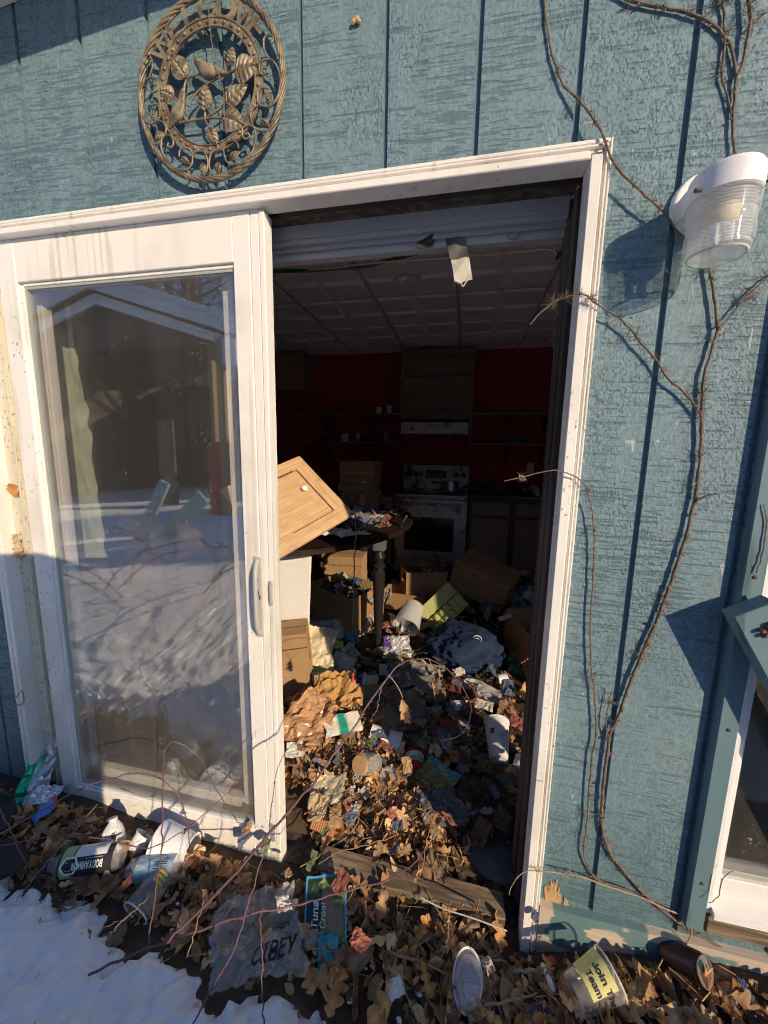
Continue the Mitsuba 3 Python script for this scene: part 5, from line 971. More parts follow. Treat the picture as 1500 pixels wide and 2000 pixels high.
for i, (pts, r, lab) in enumerate([([(-0.1334, -0.1000, -0.0221), (-0.0730, -0.0950, -0.0325), (-0.0165, -0.0850, -0.0450)], .0032, 'short tan stick on the leaves left of the door casing foot'), ([(-0.3251, -0.1500, -0.0455), (-0.2445, -0.1500, -0.0082), (-0.1786, -0.1600, 0.0006)], .0034, 'forked tan stick lying below the threshold board'), ([(-0.0790, -0.1900, -0.1161), (-0.0122, -0.1600, -0.0787), (0.0528, -0.1300, -0.0471)], .0034, 'straight tan stick pointing up towards the skirt board'), ([(-0.0004, -0.1000, -0.0593), (0.0441, -0.0900, -0.0411), (0.1027, -0.0800, -0.0443)], .0045, 'pale stub of a stick close under the skirt board'), ([(-0.5364, -0.2000, -0.0922), (-0.4862, -0.1800, -0.0754), (-0.4068, -0.1600, -0.0583)], .0026, 'thin stick beside the teal wrapper'), ([(-0.3793, -0.3000, -0.0499), (-0.2956, -0.3000, -0.0232), (-0.2270, -0.3000, -0.0010)], .0022, 'thin dark stick poking out of the snow at the bottom')]):
    q = np.array(pts); q[:, 2] = [float(ground_z(a, b)) + .030 for a, b in q[:, :2]]
    one('loose_stick', lab, 'stick', tube(q, [r, r*1.1, r*.6], 6, 16, .002, i), 'cane_tan', True)
one('dry_leaf_on_jamb', 'orange dry leaf caught in the left door track', 'leaf', move(mk(leaf_mesh('ovate', 501)[0].vertices*.075, leaf_mesh('ovate', 501)[0].faces), (-1.6502, 0.0120, 1.0894), rx=80, ry=35), 'leaf_mat', True, color=(.50, .26, .09))
cobs = [blob(np.array((-1.6644, 0.0120, 0.8965)) + rng.normal(size=3)*[.012, .003, .022], .007*rng.uniform(.5, 1.2), 1, .5, i) for i in range(34)]
one('wasp_nest_crumbs', 'clump of crumbly brown nest stuck in the left door track', 'nest', cobs, 'nest_straw')
one('tan_string', 'loop of tan string hanging beside the left door casing', 'string', tube([(-1.7145, -0.0200, 0.3490), (-1.6764, -0.0250, 0.3823), (-1.6704, -0.0280, 0.3498), (-1.6871, -0.0300, 0.3285), (-1.7072, -0.0300, 0.3331)], .0024, 6, 30), 'cane_tan', True)

# ---------------- brambles and stems in front of the door ----------------
def cane(name, lab, pts, r, mat, seed, bits=8, ct='bramble', up=0.0):
    r = [a*.66 for a in r]
    q = smoothline(np.array(pts), 16*len(pts)); g = np.random.default_rng(seed); L_ = len(q)
    q = q + .0022*(meshkit.noise(np.c_[np.arange(L_)*.25, np.zeros(L_), np.zeros(L_)][:, None] + np.array([[0, 0, 0], [31, 0, 0], [77, 0, 0.]])[None], seed) - .5)*2
    rr = np.interp(np.linspace(0, 1, L_), np.linspace(0, 1, len(r)), r); ms = []
    for i in g.integers(3, L_ - 3, bits):
        d = g.normal(size=3); d /= np.linalg.norm(d); ms.append(tube([q[i], q[i] + d*rr[i]*3.2], [rr[i]*.8, rr[i]*.2], 5))
        rr[i] *= 1.35
    k = thing(name, lab, ct); part(k, 'stem', tube(q, rr, 7), mat, True)
    if ms: tag(part(k, 'thorns', ms, mat), None, kind='stuff')
    return k, q
cane('bramble_cane', 'long purplish bramble cane lying low from the snow across the pouch to the threshold', [(-0.9762, -0.4200, 0.0441), (-0.8513, -0.3600, 0.0773), (-0.7431, -0.3200, 0.1030), (-0.6311, -0.2800, 0.1298), (-0.5433, -0.2400, 0.1246), (-0.4606, -0.2100, 0.1415), (-0.3274, -0.1600, 0.1621), (-0.2460, -0.1200, 0.2134), (-0.2078, -0.0800, 0.2748), (-0.1930, -0.0600, 0.2807)], [.0042, .0040, .0034, .0026, .0014], 'cane_red', 61, 16)
k2, q2 = cane('bramble_cane', 'arching purplish bramble cane rising from the snow and bending over inside the doorway', [(-0.7732, -0.4000, 0.1737), (-0.6638, -0.3600, 0.2921), (-0.5591, -0.3000, 0.4151), (-0.4862, -0.2400, 0.4935), (-0.4249, -0.1600, 0.5738), (-0.3801, -0.0800, 0.6310), (-0.3307, -0.0200, 0.6753), (-0.2744, 0.0400, 0.6631), (-0.2142, 0.0800, 0.6138), (-0.1629, 0.1000, 0.5487), (-0.1370, 0.1000, 0.4779), (-0.1559, 0.1000, 0.4066), (-0.2233, 0.1000, 0.3662)], [.0044, .0042, .0036, .0028, .0020, .0013], 'cane_red', 62, 26)
for i, (pts, lab) in enumerate([([(-0.3642, -0.0400, 0.6480), (-0.3401, -0.0300, 0.6125), (-0.3267, -0.0200, 0.5746)], 'shrivelled curled leaf hanging from the arching cane, lower left one'), ([(-0.2635, 0.0500, 0.6559), (-0.2507, 0.0500, 0.6230), (-0.2466, 0.0500, 0.5919)], 'shrivelled curled leaf hanging from the arching cane, right one')]):
    lk = thing('hanging_leaf', lab, 'leaf'); m, s_, t_ = leaf_mesh('oak', 520 + i); v = m.vertices*[1, .75, 1.2]; e = np.array(pts[2])
    part(lk, 'blade', frame(mk((v - [-.5, 0, 0])*(.085 if i == 0 else .055), m.faces), e, (.12, .05, -1), (.3, -.9, .1)), 'leaf_mat', True, color=(.50, .33, .17))
    part(lk, 'stalk', tube(pts, .0012, 5, 12), 'cane_tan')
cane('bramble_shoot', 'dry leaf stalk hanging left of the arching bramble cane', [(-0.3714, -0.0900, 0.6460), (-0.3778, -0.1000, 0.6016), (-0.3883, -0.1100, 0.5682)], [.0012, .0010, .0008], 'cane_tan', 63, 0, 'shoot')
cane('bramble_shoot', 'upright thin purple stem in front of the glass with a bent brown tip', [(-0.8702, -0.3600, 0.0558), (-0.8585, -0.3400, 0.1753), (-0.8443, -0.3200, 0.3261), (-0.8286, -0.3200, 0.4669), (-0.8167, -0.3200, 0.5638), (-0.7973, -0.3200, 0.5919), (-0.7712, -0.3100, 0.5773), (-0.7419, -0.3000, 0.5436), (-0.7342, -0.2800, 0.4768), (-0.7220, -0.2500, 0.3834), (-0.7171, -0.2000, 0.2695), (-0.7216, -0.1600, 0.1760)], [.0026, .0026, .0024, .0020, .0016, .0012], 'cane_red', 64, 10, 'shoot')
cane('bramble_shoot', 'low purple stem arching over the bottles from the left edge', [(-1.4844, -0.3200, 0.1168), (-1.3761, -0.3100, 0.1915), (-1.2580, -0.2600, 0.2611), (-1.1718, -0.2400, 0.3126), (-1.0977, -0.2200, 0.3419), (-1.0175, -0.2100, 0.3657), (-0.9438, -0.2000, 0.3505), (-0.8962, -0.2000, 0.3045), (-0.8793, -0.2000, 0.2289), (-0.8775, -0.2000, 0.1147)], [.0030, .0028, .0024, .0022, .0016], 'cane_red', 65, 10, 'shoot')
cane('bramble_shoot', 'dark red stem slanting into the leaves at the left edge', [(-1.4998, -0.2600, 0.2497), (-1.4514, -0.2600, 0.1984), (-1.4110, -0.2600, 0.1005), (-1.3815, -0.2500, -0.0073), (-1.3445, -0.2500, -0.0521)], [.0030, .0028, .0022], 'cane_red', 66, 3, 'shoot')
cane('bramble_shoot', 'thin purple stem running level across the bottle tops', [(-1.3663, -0.3600, 0.2009), (-1.2849, -0.3000, 0.1878), (-1.2171, -0.2600, 0.1765), (-1.1208, -0.2400, 0.1658), (-1.0088, -0.2200, 0.1426), (-0.9425, -0.2000, 0.1637), (-0.8561, -0.1600, 0.2245), (-0.8004, -0.1200, 0.2720), (-0.7667, -0.1000, 0.2888)], [.0024, .0022, .0018, .0012], 'cane_red', 67, 8, 'shoot')
cane('bramble_shoot', 'vertical dark red stem in the snow at the bottom, left of the printed bag text', [(-0.5201, -0.4400, 0.1147), (-0.5457, -0.4000, 0.1244), (-0.5692, -0.3600, 0.1721), (-0.5875, -0.3300, 0.2111)], [.0024, .0022, .0018], 'cane_red', 68, 4, 'shoot')
cane('bramble_shoot', 'slanting purple stem from the snow up past the panel corner', [(-0.6711, -0.4600, 0.0890), (-0.6480, -0.4200, 0.1326), (-0.6114, -0.3800, 0.2082), (-0.6028, -0.3300, 0.2749), (-0.5946, -0.2800, 0.3460), (-0.5999, -0.2400, 0.4133), (-0.6107, -0.2000, 0.4436), (-0.6043, -0.1500, 0.4715)], [.0028, .0026, .0020, .0012], 'cane_red', 69, 8, 'shoot')
cane('bramble_shoot', 'brown stem crossing from the threshold up to the sunlit leaf heap', [(-0.6204, -0.0600, -0.0091), (-0.5414, -0.0300, 0.0388), (-0.4697, -0.0000, 0.0962), (-0.4561, 0.0200, 0.1181)], [.0022, .0020, .0014], 'cane_tan', 70, 4, 'shoot')
cane('bramble_shoot', 'pale curved twig lying over the threshold board', [(-0.5594, -0.0600, 0.0154), (-0.5019, -0.0500, 0.0641), (-0.4421, -0.0400, 0.0862), (-0.3697, -0.0200, 0.1087), (-0.3350, 0.0000, 0.1128)], [.0016, .0018, .0014], 'cane_tan', 71, 3, 'shoot')
cane('bramble_shoot', 'thin brown twig standing up over the threshold board', [(-0.2695, -0.0800, 0.0683), (-0.2509, -0.0500, 0.0900), (-0.2465, -0.0200, 0.1238), (-0.2321, 0.0100, 0.1804)], [.0014, .0016, .0012], 'cane_tan', 72, 3, 'shoot')
for i, (pts, lab) in enumerate([([(-1.3042, -0.3400, 0.0374), (-1.2581, -0.3100, 0.1018), (-1.2107, -0.2800, 0.1650), (-1.1252, -0.2400, 0.2753)], 'straw coloured dry grass stem slanting up from the snow at the left'), ([(-0.9849, -0.3600, 0.0510), (-0.9406, -0.3400, 0.1048), (-0.9189, -0.3000, 0.1146)], 'straw coloured dry grass stem in front of the clear tumbler'), ([(-0.7426, -0.3800, 0.1146), (-0.7328, -0.3600, 0.1650), (-0.7209, -0.3400, 0.2206)], 'straw coloured dry grass stem right of the clear tumbler'), ([(-0.4843, 0.0500, 0.0373), (-0.6157, 0.1200, 0.0499), (-0.7054, 0.2000, 0.1639)], 'thin straw stem leaning in the sunlit litter'), ([(-0.1746, -0.1200, -0.0795), (-0.1720, -0.1000, -0.0048), (-0.1677, -0.0800, 0.0353)], 'short brown dry stem standing below the threshold board'), ([(-0.4725, -0.1000, -0.0670), (-0.4481, -0.0700, -0.0291), (-0.4352, -0.0500, -0.0155)], 'short dry stem beside the pouch')]):
    cane('dry_grass', lab, pts, [.0016, .0014, .0010], 'cane_tan', 80 + i, 0, 'grass')
cane('dark_twig', 'dark twig sticking out of the snow below the tumbler', [(-1.0414, -0.3600, 0.0626), (-1.0363, -0.3600, 0.0536), (-1.0280, -0.3700, 0.0514)], [.0024, .0022, .0016], 'tree_bark', 91, 0, 'twig')
cane('dark_twig', 'dark bent twig lying on the snow left of the tumbler mouth', [(-1.0164, -0.3600, 0.0541), (-0.9851, -0.3500, 0.0804), (-0.9496, -0.3400, 0.0898)], [.0016, .0018, .0014], 'tree_bark', 92, 0, 'twig')

# ---------------- rubbish on the floor inside ----------------
def cardbox(name, lab, p, w, d, h, rz, rx=0, ry=0, flaps=(0, 0, 0, 0), dz=0.0, group='cardboard boxes lying on the littered floor', closed=False, tone='cardboard'):
    k = thing(name, lab, 'box', group)
    if closed:
        part(k, 'carton', move(box(-w/2, w/2, -d/2, d/2, 0, h, .004), (p[0], p[1], p[2] + dz), rx, ry, rz), tone)
        part(k, 'seam', move(cat([box(-w/2 + .004, w/2 - .004, -.003, .003, h, h + .0012), box(-w/2 + .002, w/2 - .002, -d/2 - .0012, -d/2 - .0002, h*.82, h*.832)]), (p[0], p[1], p[2] + dz), rx, ry, rz), 'dark_stain')
    else:
        ms = open_box(w, d, h, .005, flaps)
        part(k, 'carton', [move(m, (p[0], p[1], p[2] + dz), rx, ry, rz) for m in ms[:5]], tone)
        for m in ms[5:]: part(k, 'flap', move(m, (p[0], p[1], p[2] + dz), rx, ry, rz), tone)
    return k
def junk(lab, c, r, n, seed, h=.05, cols=None, name='packaging_scraps', size=1.0):
    g = np.random.default_rng(seed); vs, fs, cs, o = [], [], [], 0
    cols = cols or [(.45, .43, .40), (.30, .18, .10), (.52, .50, .46), (.20, .13, .08), (.10, .14, .22), (.28, .10, .08), (.14, .17, .11), (.62, .58, .50)]
    for i in range(n):
        m = crumple(size*g.uniform(.04, .12), size*g.uniform(.03, .09), .016*size, int(g.integers(999)), 9, 4); a = g.normal(0, 30, 2)
        x, y = c[0] + g.normal()*r[0], c[1] + g.normal()*r[1]
        m = move(m, (x, y, c[2] + g.uniform(0, h)), a[0], a[1], g.uniform(0, 360)); vs.append(m.vertices); fs.append(m.faces + o); o += len(m.vertices); cs.append(np.tile(np.array(cols[int(g.integers(len(cols)))])*g.uniform(.6, 1.1), (len(m.vertices), 1)))
    k = tag(key(name), lab, 'rubbish', kind='stuff'); put(k, mk(np.vstack(vs), np.vstack(fs)), 'tint_matte', False, color=np.vstack(cs)); return k
cardbox('cardboard_box', 'large open cardboard box full of scraps in front of the table leg, sunlit side', (-1.02, 1.62, -.03), .46, .36, .30, -24, flaps=(0, 130, 0, 118))
junk('paper and plastic scraps heaped in the large open box', (-1.02, 1.62, .20), (.11, .08), 44, 1, .08)
cardbox('cardboard_box', 'open cardboard box with raised flap in the middle of the floor, behind the bucket', (-.50, 2.18, .0), .34, .30, .28, 18, flaps=(0, 60, 100, 125))
junk('pale paper scraps in the middle cardboard box', (-.50, 2.18, .20), (.09, .08), 30, 2, .08, [(.60, .58, .55), (.45, .30, .2), (.5, .12, .1)])
cardbox('cardboard_box', 'closed brown cardboard box tilted on the rubbish in the middle right', (-.02, 2.20, .10), .46, .30, .26, -22, 10, 17, closed=True)
cardbox('cardboard_box', 'flattened cardboard box leaning open below the table leg', (-.62, 2.02, -.02), .36, .20, .14, -6, flaps=(125, 0, 0, 0))
cardbox('cardboard_box', 'open cardboard box against the right jamb in shadow', (.30, 1.45, -.05), .26, .40, .26, 14, flaps=(0, 0, 100, 0))
cardbox('cardboard_box', 'dark cardboard box standing under the table beyond the white panel', (-1.18, 2.15, -.06), .34, .26, .42, 5, closed=True)
cardbox('cardboard_box', 'brown carton standing in sunlight between the white board and the beige bag', ((-1.0032, 0.7400, 0.3318)[0], .74, -.06), .20, .16, .42, 20, 4, -5, closed=True)
# egg carton
n = 40; u, v, f = grid(61, 25); z = .034*np.abs(np.sin(np.pi*6*u))**.7*np.abs(np.sin(np.pi*2*v))**.7
em = mk(np.c_[(u - .5)*.32, (v - .5)*.125, z], f)
eg = thing('egg_carton', 'yellow-green egg carton standing tilted among the boxes', 'egg carton')
pe = np.array((-0.2662, 1.7200, 0.0847)); EP = lambda m: frame(m, pe, (.62, .25, .62), (-.45, -.78, .42))
part(eg, 'tray', EP(em), 'egg_green', True); scene['egg_green'] = prin((.42, .44, .17), .8)
part(eg, 'lid', EP(move(cbox(.32, .10, .006, .002), (0, .110, .030), rx=38)), 'egg_green')
bk = thing('plastic_bucket', 'cloudy plastic tub lying on its side by the table leg', 'tub')
pk = np.array((-0.5086, 1.6200, 0.0735)); part(bk, 'wall', frame(xl([(0, 0), (.070, 0), (.095, .19), (.100, .19), (.100, .195), (.092, .195), (.067, .004), (0, .004)], 36), pk + [0, .06, .06], (-.15, -.80, -.45), (0, 0, 1)), 'cloudy_plastic', 40)
bb_ = thing('blue_fabric_bag', 'dark blue fabric bag with white printed emblem slumped on the right of the floor', 'bag')
bm = trimesh.creation.icosphere(4, 1.0); v = bm.vertices*(1 + .55*(meshkit.fbm(bm.vertices*2.6 + 4, 4)[:, None] - .5) - .22*np.abs(meshkit.fbm(bm.vertices*[5, 5, 3] + 9, 3)[:, None] - .5)*2); v = v*[.25, .23, .13] + [-.135, 1.36, .03]
part(bb_, 'cloth', mk(v, bm.faces), 'denim', True)
eb = [tube(np.array([(0, 0, 0), (.014, .002, .012), (.032, .0, .010), (.044, -.004, -.004), (.036, -.004, -.020)]) + np.array((-0.0975, 1.1200, 0.2145)), [.002, .003, .003, .002, .001], 5, 18), tube(np.array([(.008, 0, -.006), (.022, 0, -.002), (.032, 0, -.012)]) + np.array((-0.0975, 1.1200, 0.2145)), [.001, .0025, .001], 5, 10)]
part(bb_, 'emblem', eb, 'ink_white')
jg = lath('milk_jug', 'cloudy white plastic jug lying in the shadow at the right', 'jug', [(0, 0), (.07, 0), (.078, .02), (.078, .13), (.04, .19), (.022, .20), (.022, .22), (0, .22)], ((0.2939, 2.2000, 0.0313)[0], 2.2, (0.2969, 2.2000, -0.0129)[2]), 'cloudy_plastic', 32, rx=10, ry=20)
# cups and tubs in the litter
def cup_at(name, lab, a, b, r0, r1, L_, mat, ct='cup', band=None, za=0, zb=0):
    a, b = H(a, za), H(b, zb); d = (b - a)/np.linalg.norm(b - a); k = thing(name, lab, ct)
    part(k, 'wall', frame(cupx(r0, r1, L_), a, d, (0, 0, 1)), mat, 40)
    if band is not None:
        for (x0, x1, m_) in band: part(k, 'print', frame(xl([(r0 + (r1 - r0)*x0/L_ + .0008, x0), (r0 + (r1 - r0)*x1/L_ + .0008, x1)], 40), a, d, (0, 0, 1)), m_, True)
    return k, a, d
k, a_, d_ = cup_at('foam_cup', 'tall white foam cup with small red print, standing tilted in the shade on the right', (0.0142, 0.5654, -0.0600), (0.0118, 0.7729, -0.0200), .040, .056, .18, 'plastic_white', za=.018, zb=.10)
part(k, 'print', frame(move(patch(.095, .12, -14, 6, .0505, 8, .0012)), a_, d_, TOCAM(a_)*[1.0, 1, 1] + [-.5, 0, 0]), 'red_paint')
part(k, 'embossing', frame(cat([patch(.05 + .022*i, .053 + .022*i, -70, 70, .0445 + .002*i, 12, .0010) for i in range(4)]), a_, d_, TOCAM(a_)), 'paper')
cup_at('foam_cup', 'white foam cup lying on its side in the sunlit leaves', (-0.5420, 0.4962, -0.0300), (-0.4052, 0.4982, -0.0300), .036, .050, .135, 'plastic_white', za=.040, zb=.048)
cup_at('yogurt_tub', 'small red yogurt tub with pale label, its base turned to the camera', (-0.3304, 0.4077, -0.0400), (-0.3587, 0.5547, -0.0500), .033, .043, .070, 'red_gloss', 'tub', [(.022, .040, 'green_label'), (.041, .062, 'paper')], .030, .052)
scene['red_gloss'] = prin((.46, .035, .035), .25)
cup_at('white_tub', 'small white tub lying at the right jamb in the litter', (0.0870, 0.5276, -0.0600), (0.1188, 0.5815, -0.0600), .026, .032, .05, 'plastic_white', 'tub', None, .03, .04)
cup_at('pill_pot', 'small white pot lying beside the printed plastic wrapper', (0.0526, 1.1674, -0.0400), (0.1061, 1.1910, -0.0400), .024, .026, .055, 'plastic_white', 'pot', None, .04, .04)
jr = thing('glass_jar', 'dusty glass jar with tan lid lying on its side in sunlit leaves', 'jar')
pj = H((-0.5066, 0.3069, -0.0200), .042)
part(jr, 'glass', frame(xl([(0, 0), (.034, 0), (.038, .006), (.038, .085), (.030, .095), (.030, .108)], 36), pj + [.02, .05, .0], (-.35, -.75, .50), (0, 0, 1)), 'jar_glass', 40)
part(jr, 'lid', frame(xl([(.031, .098), (.033, .1), (.033, .112), (.028, .113), (0, .112)], 36), pj + [.02, .05, .0], (-.35, -.75, .50), (0, 0, 1)), 'kraft', 40)
jr2 = one('glass_jar', 'clear glass jar rim sticking out of the leaves right of the dusty jar', 'jar', frame(xl([(0, 0), (.030, 0), (.034, .006), (.034, .06), (.030, .07)], 36), H((-0.4268, 0.3256, -0.0200), .03), (.25, -.6, .6), (0, 0, 1)), 'jar_glass', 40)
cl_ = thing('orange_can', 'orange printed carton lying in the leaves by the panel corner', 'carton')
pa_, pb_ = H((-0.6468, 0.1111, -0.0300), .035), H((-0.5529, 0.1100, -0.0300), .030); d = pb_ - pa_
part(cl_, 'body', frame(box(0, .088, -.032, .032, -.024, .024, .004).subdivide().subdivide(), pa_, d, (-.1, -.6, .8)), 'orange_print'); scene['orange_print'] = prin((.30, .10, .035), .45)
part(cl_, 'print', frame(cat([box(.006 + .0075*i, .009 + .0075*i, -.030, .030, .0242, .0250) for i in range(11)]), pa_, d, (-.1, -.6, .8)), 'kraft')
st_ = one('grey_stone', 'grey rough stone in the shaded threshold corner', 'stone', blob(H((-0.0178, 0.1496, -0.0800), .012), .075, 4, .22, 9, 2.4, (1.25, .85, .45)), 'stone', True)
one('dark_board_piece', 'dark broken wood piece in the shade on the right', 'board', move(cbox(.16, .06, .02, .002).subdivide(), H((-0.0247, 0.3031, -0.0600), .03), rz=-40, rx=8), 'rotten_wood')
# bags, papers and wrappers
rag('paper_bag', 'big beige plastic bag bulging in sunlight at the left of the litter', 'bag', (-0.9884, 0.8507, -0.0200), .30, .36, .055, (.60, .52, .36), 101, 20, 42, 8, .10, 'tint_gloss', 34, 4)
rag('printed_packet', 'white packet with green and red print on the beige bag', 'packet', (-0.9050, 0.7374, 0.0200), .12, .07, .008, (.68, .66, .60), 102, 8, 40, 0, .10, two_=((.16, .42, .10), lambda u, v: (v > .62) & (u > .4)))
rag('kraft_bag', 'crumpled orange-brown paper bag in full sunlight', 'bag', (-0.7290, 0.6142, -0.0200), .21, .20, .040, (.46, .27, .11), 103, 30, 22, 0, .075, 'tint_matte', 30, 5)
rag('plastic_film', 'glossy tan plastic film crumpled in the sun beside the panel', 'film', (-0.7900, 0.4013, -0.0200), .20, .22, .038, (.46, .27, .15), 104, -15, 24, 10, .070, 'tint_gloss', 30, 6)
rag('plastic_film', 'glossy brown film lying lower left, just inside the panel', 'film', (-0.8440, 0.5157, -0.0200), .14, .14, .030, (.42, .20, .10), 105, 55, 15, 0, .060, 'tint_gloss', 26, 6)
rag('printed_carton', 'torn white carton with green stripe in front of the brown paper bag', 'carton', (-0.6510, 0.4402, -0.0300), .17, .09, .010, (.66, .64, .58), 106, 38, 25, 8, .060, 'tint_matte', 20, 3, two_=((.02, .30, .22), lambda u, v: (u > .36) & (u < .60)))
rag('clear_wrap', 'pale clear wrap lying above the orange carton', 'wrap', (-0.6228, 0.1884, -0.0200), .13, .10, .016, (.42, .37, .26), 107, 10, 18, 0, .050, 'tint_gloss')
rag('newsprint_scrap', 'white printed paper scrap at the panel edge', 'paper', (-0.7929, 0.2806, -0.0300), .07, .06, .008, (.66, .66, .64), 108, 20, 15, 0, .065, 'tint_matte')
rag('clear_bag', 'clear bag with dark lettering in front of the large cardboard box', 'bag', (-1.0784, 1.3658, 0.0200), .26, .13, .030, (.42, .40, .38), 109, 5, 35, 0, .080, 'tint_gloss', 30, 5)
rag('blue_carton', 'light blue carton corner right of the clear bag', 'carton', (-0.8806, 1.3540, 0.0200), .09, .10, .006, (.14, .30, .52), 110, -15, 55, 0, .06, 'tint_matte')
rag('grey_sheet', 'pale grey folded sheet leaning on the large box', 'sheet', (-0.8370, 1.4834, 0.0200), .13, .12, .008, (.44, .46, .46), 111, -35, 62, 0, .10, 'tint_matte')
rag('yellow_packet', 'yellow and black packet standing in the litter', 'packet', (-0.9045, 1.0891, 0.0200), .10, .11, .008, (.52, .44, .03), 112, 25, 60, 0, .070, 'tint_gloss', two_=((.03, .03, .03), lambda u, v: (np.abs(u - .5) < .30) & (np.abs(v - .35) < .20)))
rag('white_carton', 'pale cream folded carton below the yellow packet', 'carton', (-0.8149, 0.9366, 0.0000), .15, .11, .012, (.56, .52, .45), 113, -25, 40, 0, .060, 'tint_matte')
rag('navy_wrapper', 'navy blue striped wrapper behind the orange-brown bag', 'wrapper', (-0.7198, 0.8212, -0.0200), .15, .08, .012, (.03, .04, .13), 114, 10, 30, 0, .060, two_=((.50, .50, .52), lambda u, v: (u > .85)))
rag('cream_card', 'stiff cream card standing right of the navy wrapper', 'card', (-0.6330, 0.8332, -0.0200), .10, .09, .006, (.48, .40, .28), 115, 20, 50, 0, .06, 'tint_matte')
rag('beige_cloth', 'folded beige cloth lying in the middle of the litter', 'cloth', (-0.4959, 0.7025, -0.0300), .34, .26, .040, (.24, .20, .135), 116, 12, 6, 0, .045, 'tint_matte', 36, 4)
rag('grey_cloth', 'grey folded cloth bag behind the arching cane', 'cloth', (-0.4133, 1.0314, -0.0200), .30, .17, .040, (.25, .235, .20), 117, -4, 26, 0, .070, 'tint_matte', 34, 4)
rag('purple_wrapper', 'white and purple plastic bag by the table leg', 'bag', (-0.5680, 1.3142, 0.0000), .17, .16, .030, (.52, .52, .56), 118, 20, 30, 0, .070, two_=((.12, .06, .28), lambda u, v: (u < .30) & (v > .4)))
rag('green_packet', 'dark green packet with white letters beside the table leg', 'packet', (-0.5473, 1.1121, 0.0000), .11, .06, .006, (.03, .10, .03), 119, 12, 40, 0, .060, two_=((.40, .45, .10), lambda u, v: (np.abs(u - .45) < .3) & (np.abs(v - .5) < .2)))
rag('white_wrapper', 'large white plastic wrapper with red edge lying in shade on the right', 'wrapper', (-0.0454, 1.0232, -0.0300), .24, .10, .014, (.56, .55, .58), 120, -35, 20, 0, .050, two_=((.32, .05, .05), lambda u, v: (v < .12)))
rag('red_wrapper', 'red and white wrapper with barcode in the shaded litter', 'wrapper', (-0.1792, 0.7071, -0.0400), .14, .06, .010, (.42, .05, .05), 121, 8, 20, 0, .045, two_=((.60, .58, .55), lambda u, v: (u > .62)))
rag('pink_wrapper', 'small pale red wrapper near the right jamb', 'wrapper', (0.1045, 0.8108, -0.0400), .11, .06, .010, (.40, .14, .14), 122, -30, 20, 0, .045)
rag('green_bag', 'dark green and yellow packet in the dark beside the right box', 'packet', (0.2049, 1.3032, -0.0200), .16, .14, .02, (.04, .09, .05), 123, -30, 35, 0, .07, two_=((.40, .32, .04), lambda u, v: (v > .70)))
rag('teal_wrapper', 'teal and yellow crinkled bag behind the red tub', 'bag', (-0.2361, 0.3916, -0.0400), .15, .11, .020, (.22, .20, .09), 124, -35, 20, 0, .045, two_=((.10, .30, .30), lambda u, v: (v > .72)))
rag('flat_card', 'flat brown card lying in the shade beyond the stone', 'card', (-0.1350, 0.3530, -0.0600), .17, .12, .006, (.16, .105, .065), 125, -28, 5, 0, .030, 'tint_matte')
rag('white_scrap', 'torn white paper scrap in the middle of the shaded leaves', 'paper', (-0.1655, 0.8550, -0.0400), .08, .06, .012, (.52, .52, .52), 126, 15, 15, 0, .045, 'tint_matte')
rag('orange_sachet', 'blue and orange sachet above the white foam cup', 'sachet', (-0.4202, 0.6296, -0.0300), .16, .05, .006, (.30, .36, .38), 127, 8, 20, 0, .050, two_=((.52, .18, .06), lambda u, v: (u > .6)))
rag('blue_scrap', 'small bright blue wrapper on the leaves under the foam cup', 'wrapper', (-0.4940, 0.4194, -0.0200), .022, .020, .003, (.05, .10, .45), 128, 10, 20, 0, .070)
rag('grey_foil', 'dull grey foil in the shade right of the sunlit leaves', 'foil', (-0.2128, 0.2650, -0.0700), .16, .13, .022, (.13, .13, .13), 129, 20, 10, 0, .035, 'tint_gloss', 26, 5)
rag('tan_cup_paper', 'pale crumpled paper hanging over the orange carton', 'paper', (-0.6331, 0.1249, 0.0000), .07, .08, .016, (.48, .37, .24), 130, 10, 40, 0, .060, 'tint_matte')
junk('mixed dark rubbish covering the floor towards the stove', (-.3, 2.55, .0), (.75, .28), 190, 5, .12)
junk('mixed rubbish heaped on the floor at the right of the room', (.35, 2.3, -.02), (.22, .50), 120, 6, .22)
junk('mixed rubbish between the large box and the blue bag', (-.45, 1.45, -.04), (.40, .28), 130, 7, .07)
junk('tiny paper and plastic bits mixed into the sunlit leaf heap', (-.55, .55, -.01), (.26, .32), 280, 14, .06, [(.62, .60, .55), (.45, .28, .14), (.50, .33, .17), (.30, .20, .12), (.55, .45, .32), (.14, .16, .22), (.34, .13, .09), (.18, .22, .13)], size=.5)
junk('loose scraps in the shaded litter near the right jamb', (-.10, .75, -.075), (.20, .35), 95, 8, .035, [(.22, .20, .18), (.30, .18, .10), (.20, .13, .08), (.42, .40, .38), (.14, .09, .06)])
junk('rubbish and scraps piled under the table', (-1.25, 1.9, -.04), (.28, .35), 90, 9, .10)
junk('dark clutter piled along the right counter', (.45, 3.3, CT + .002), (.40, .10), 70, 10, .06, [(.10, .08, .07), (.22, .17, .13), (.30, .27, .24), (.05, .05, .05)])
junk('clutter on the lower left shelf', (-1.5, 3.5, zw + .012), (.28, .05), 26, 11, .04, [(.08, .07, .06), (.20, .18, .16), (.30, .28, .25)])
junk('loose papers and packets on the right end of the table', (-.82, 1.55, TZ + .004), (.12, .22), 34, 15, .03, [(.30, .28, .26), (.16, .15, .14), (.40, .38, .36), (.28, .12, .09), (.10, .14, .22)])
junk('jumbled packets on the left end of the table', (-1.20, 1.95, TZ + .002), (.22, .22), 46, 12, .10, [(.50, .20, .12), (.35, .33, .30), (.5, .45, .3), (.16, .15, .14), (.55, .54, .5)])
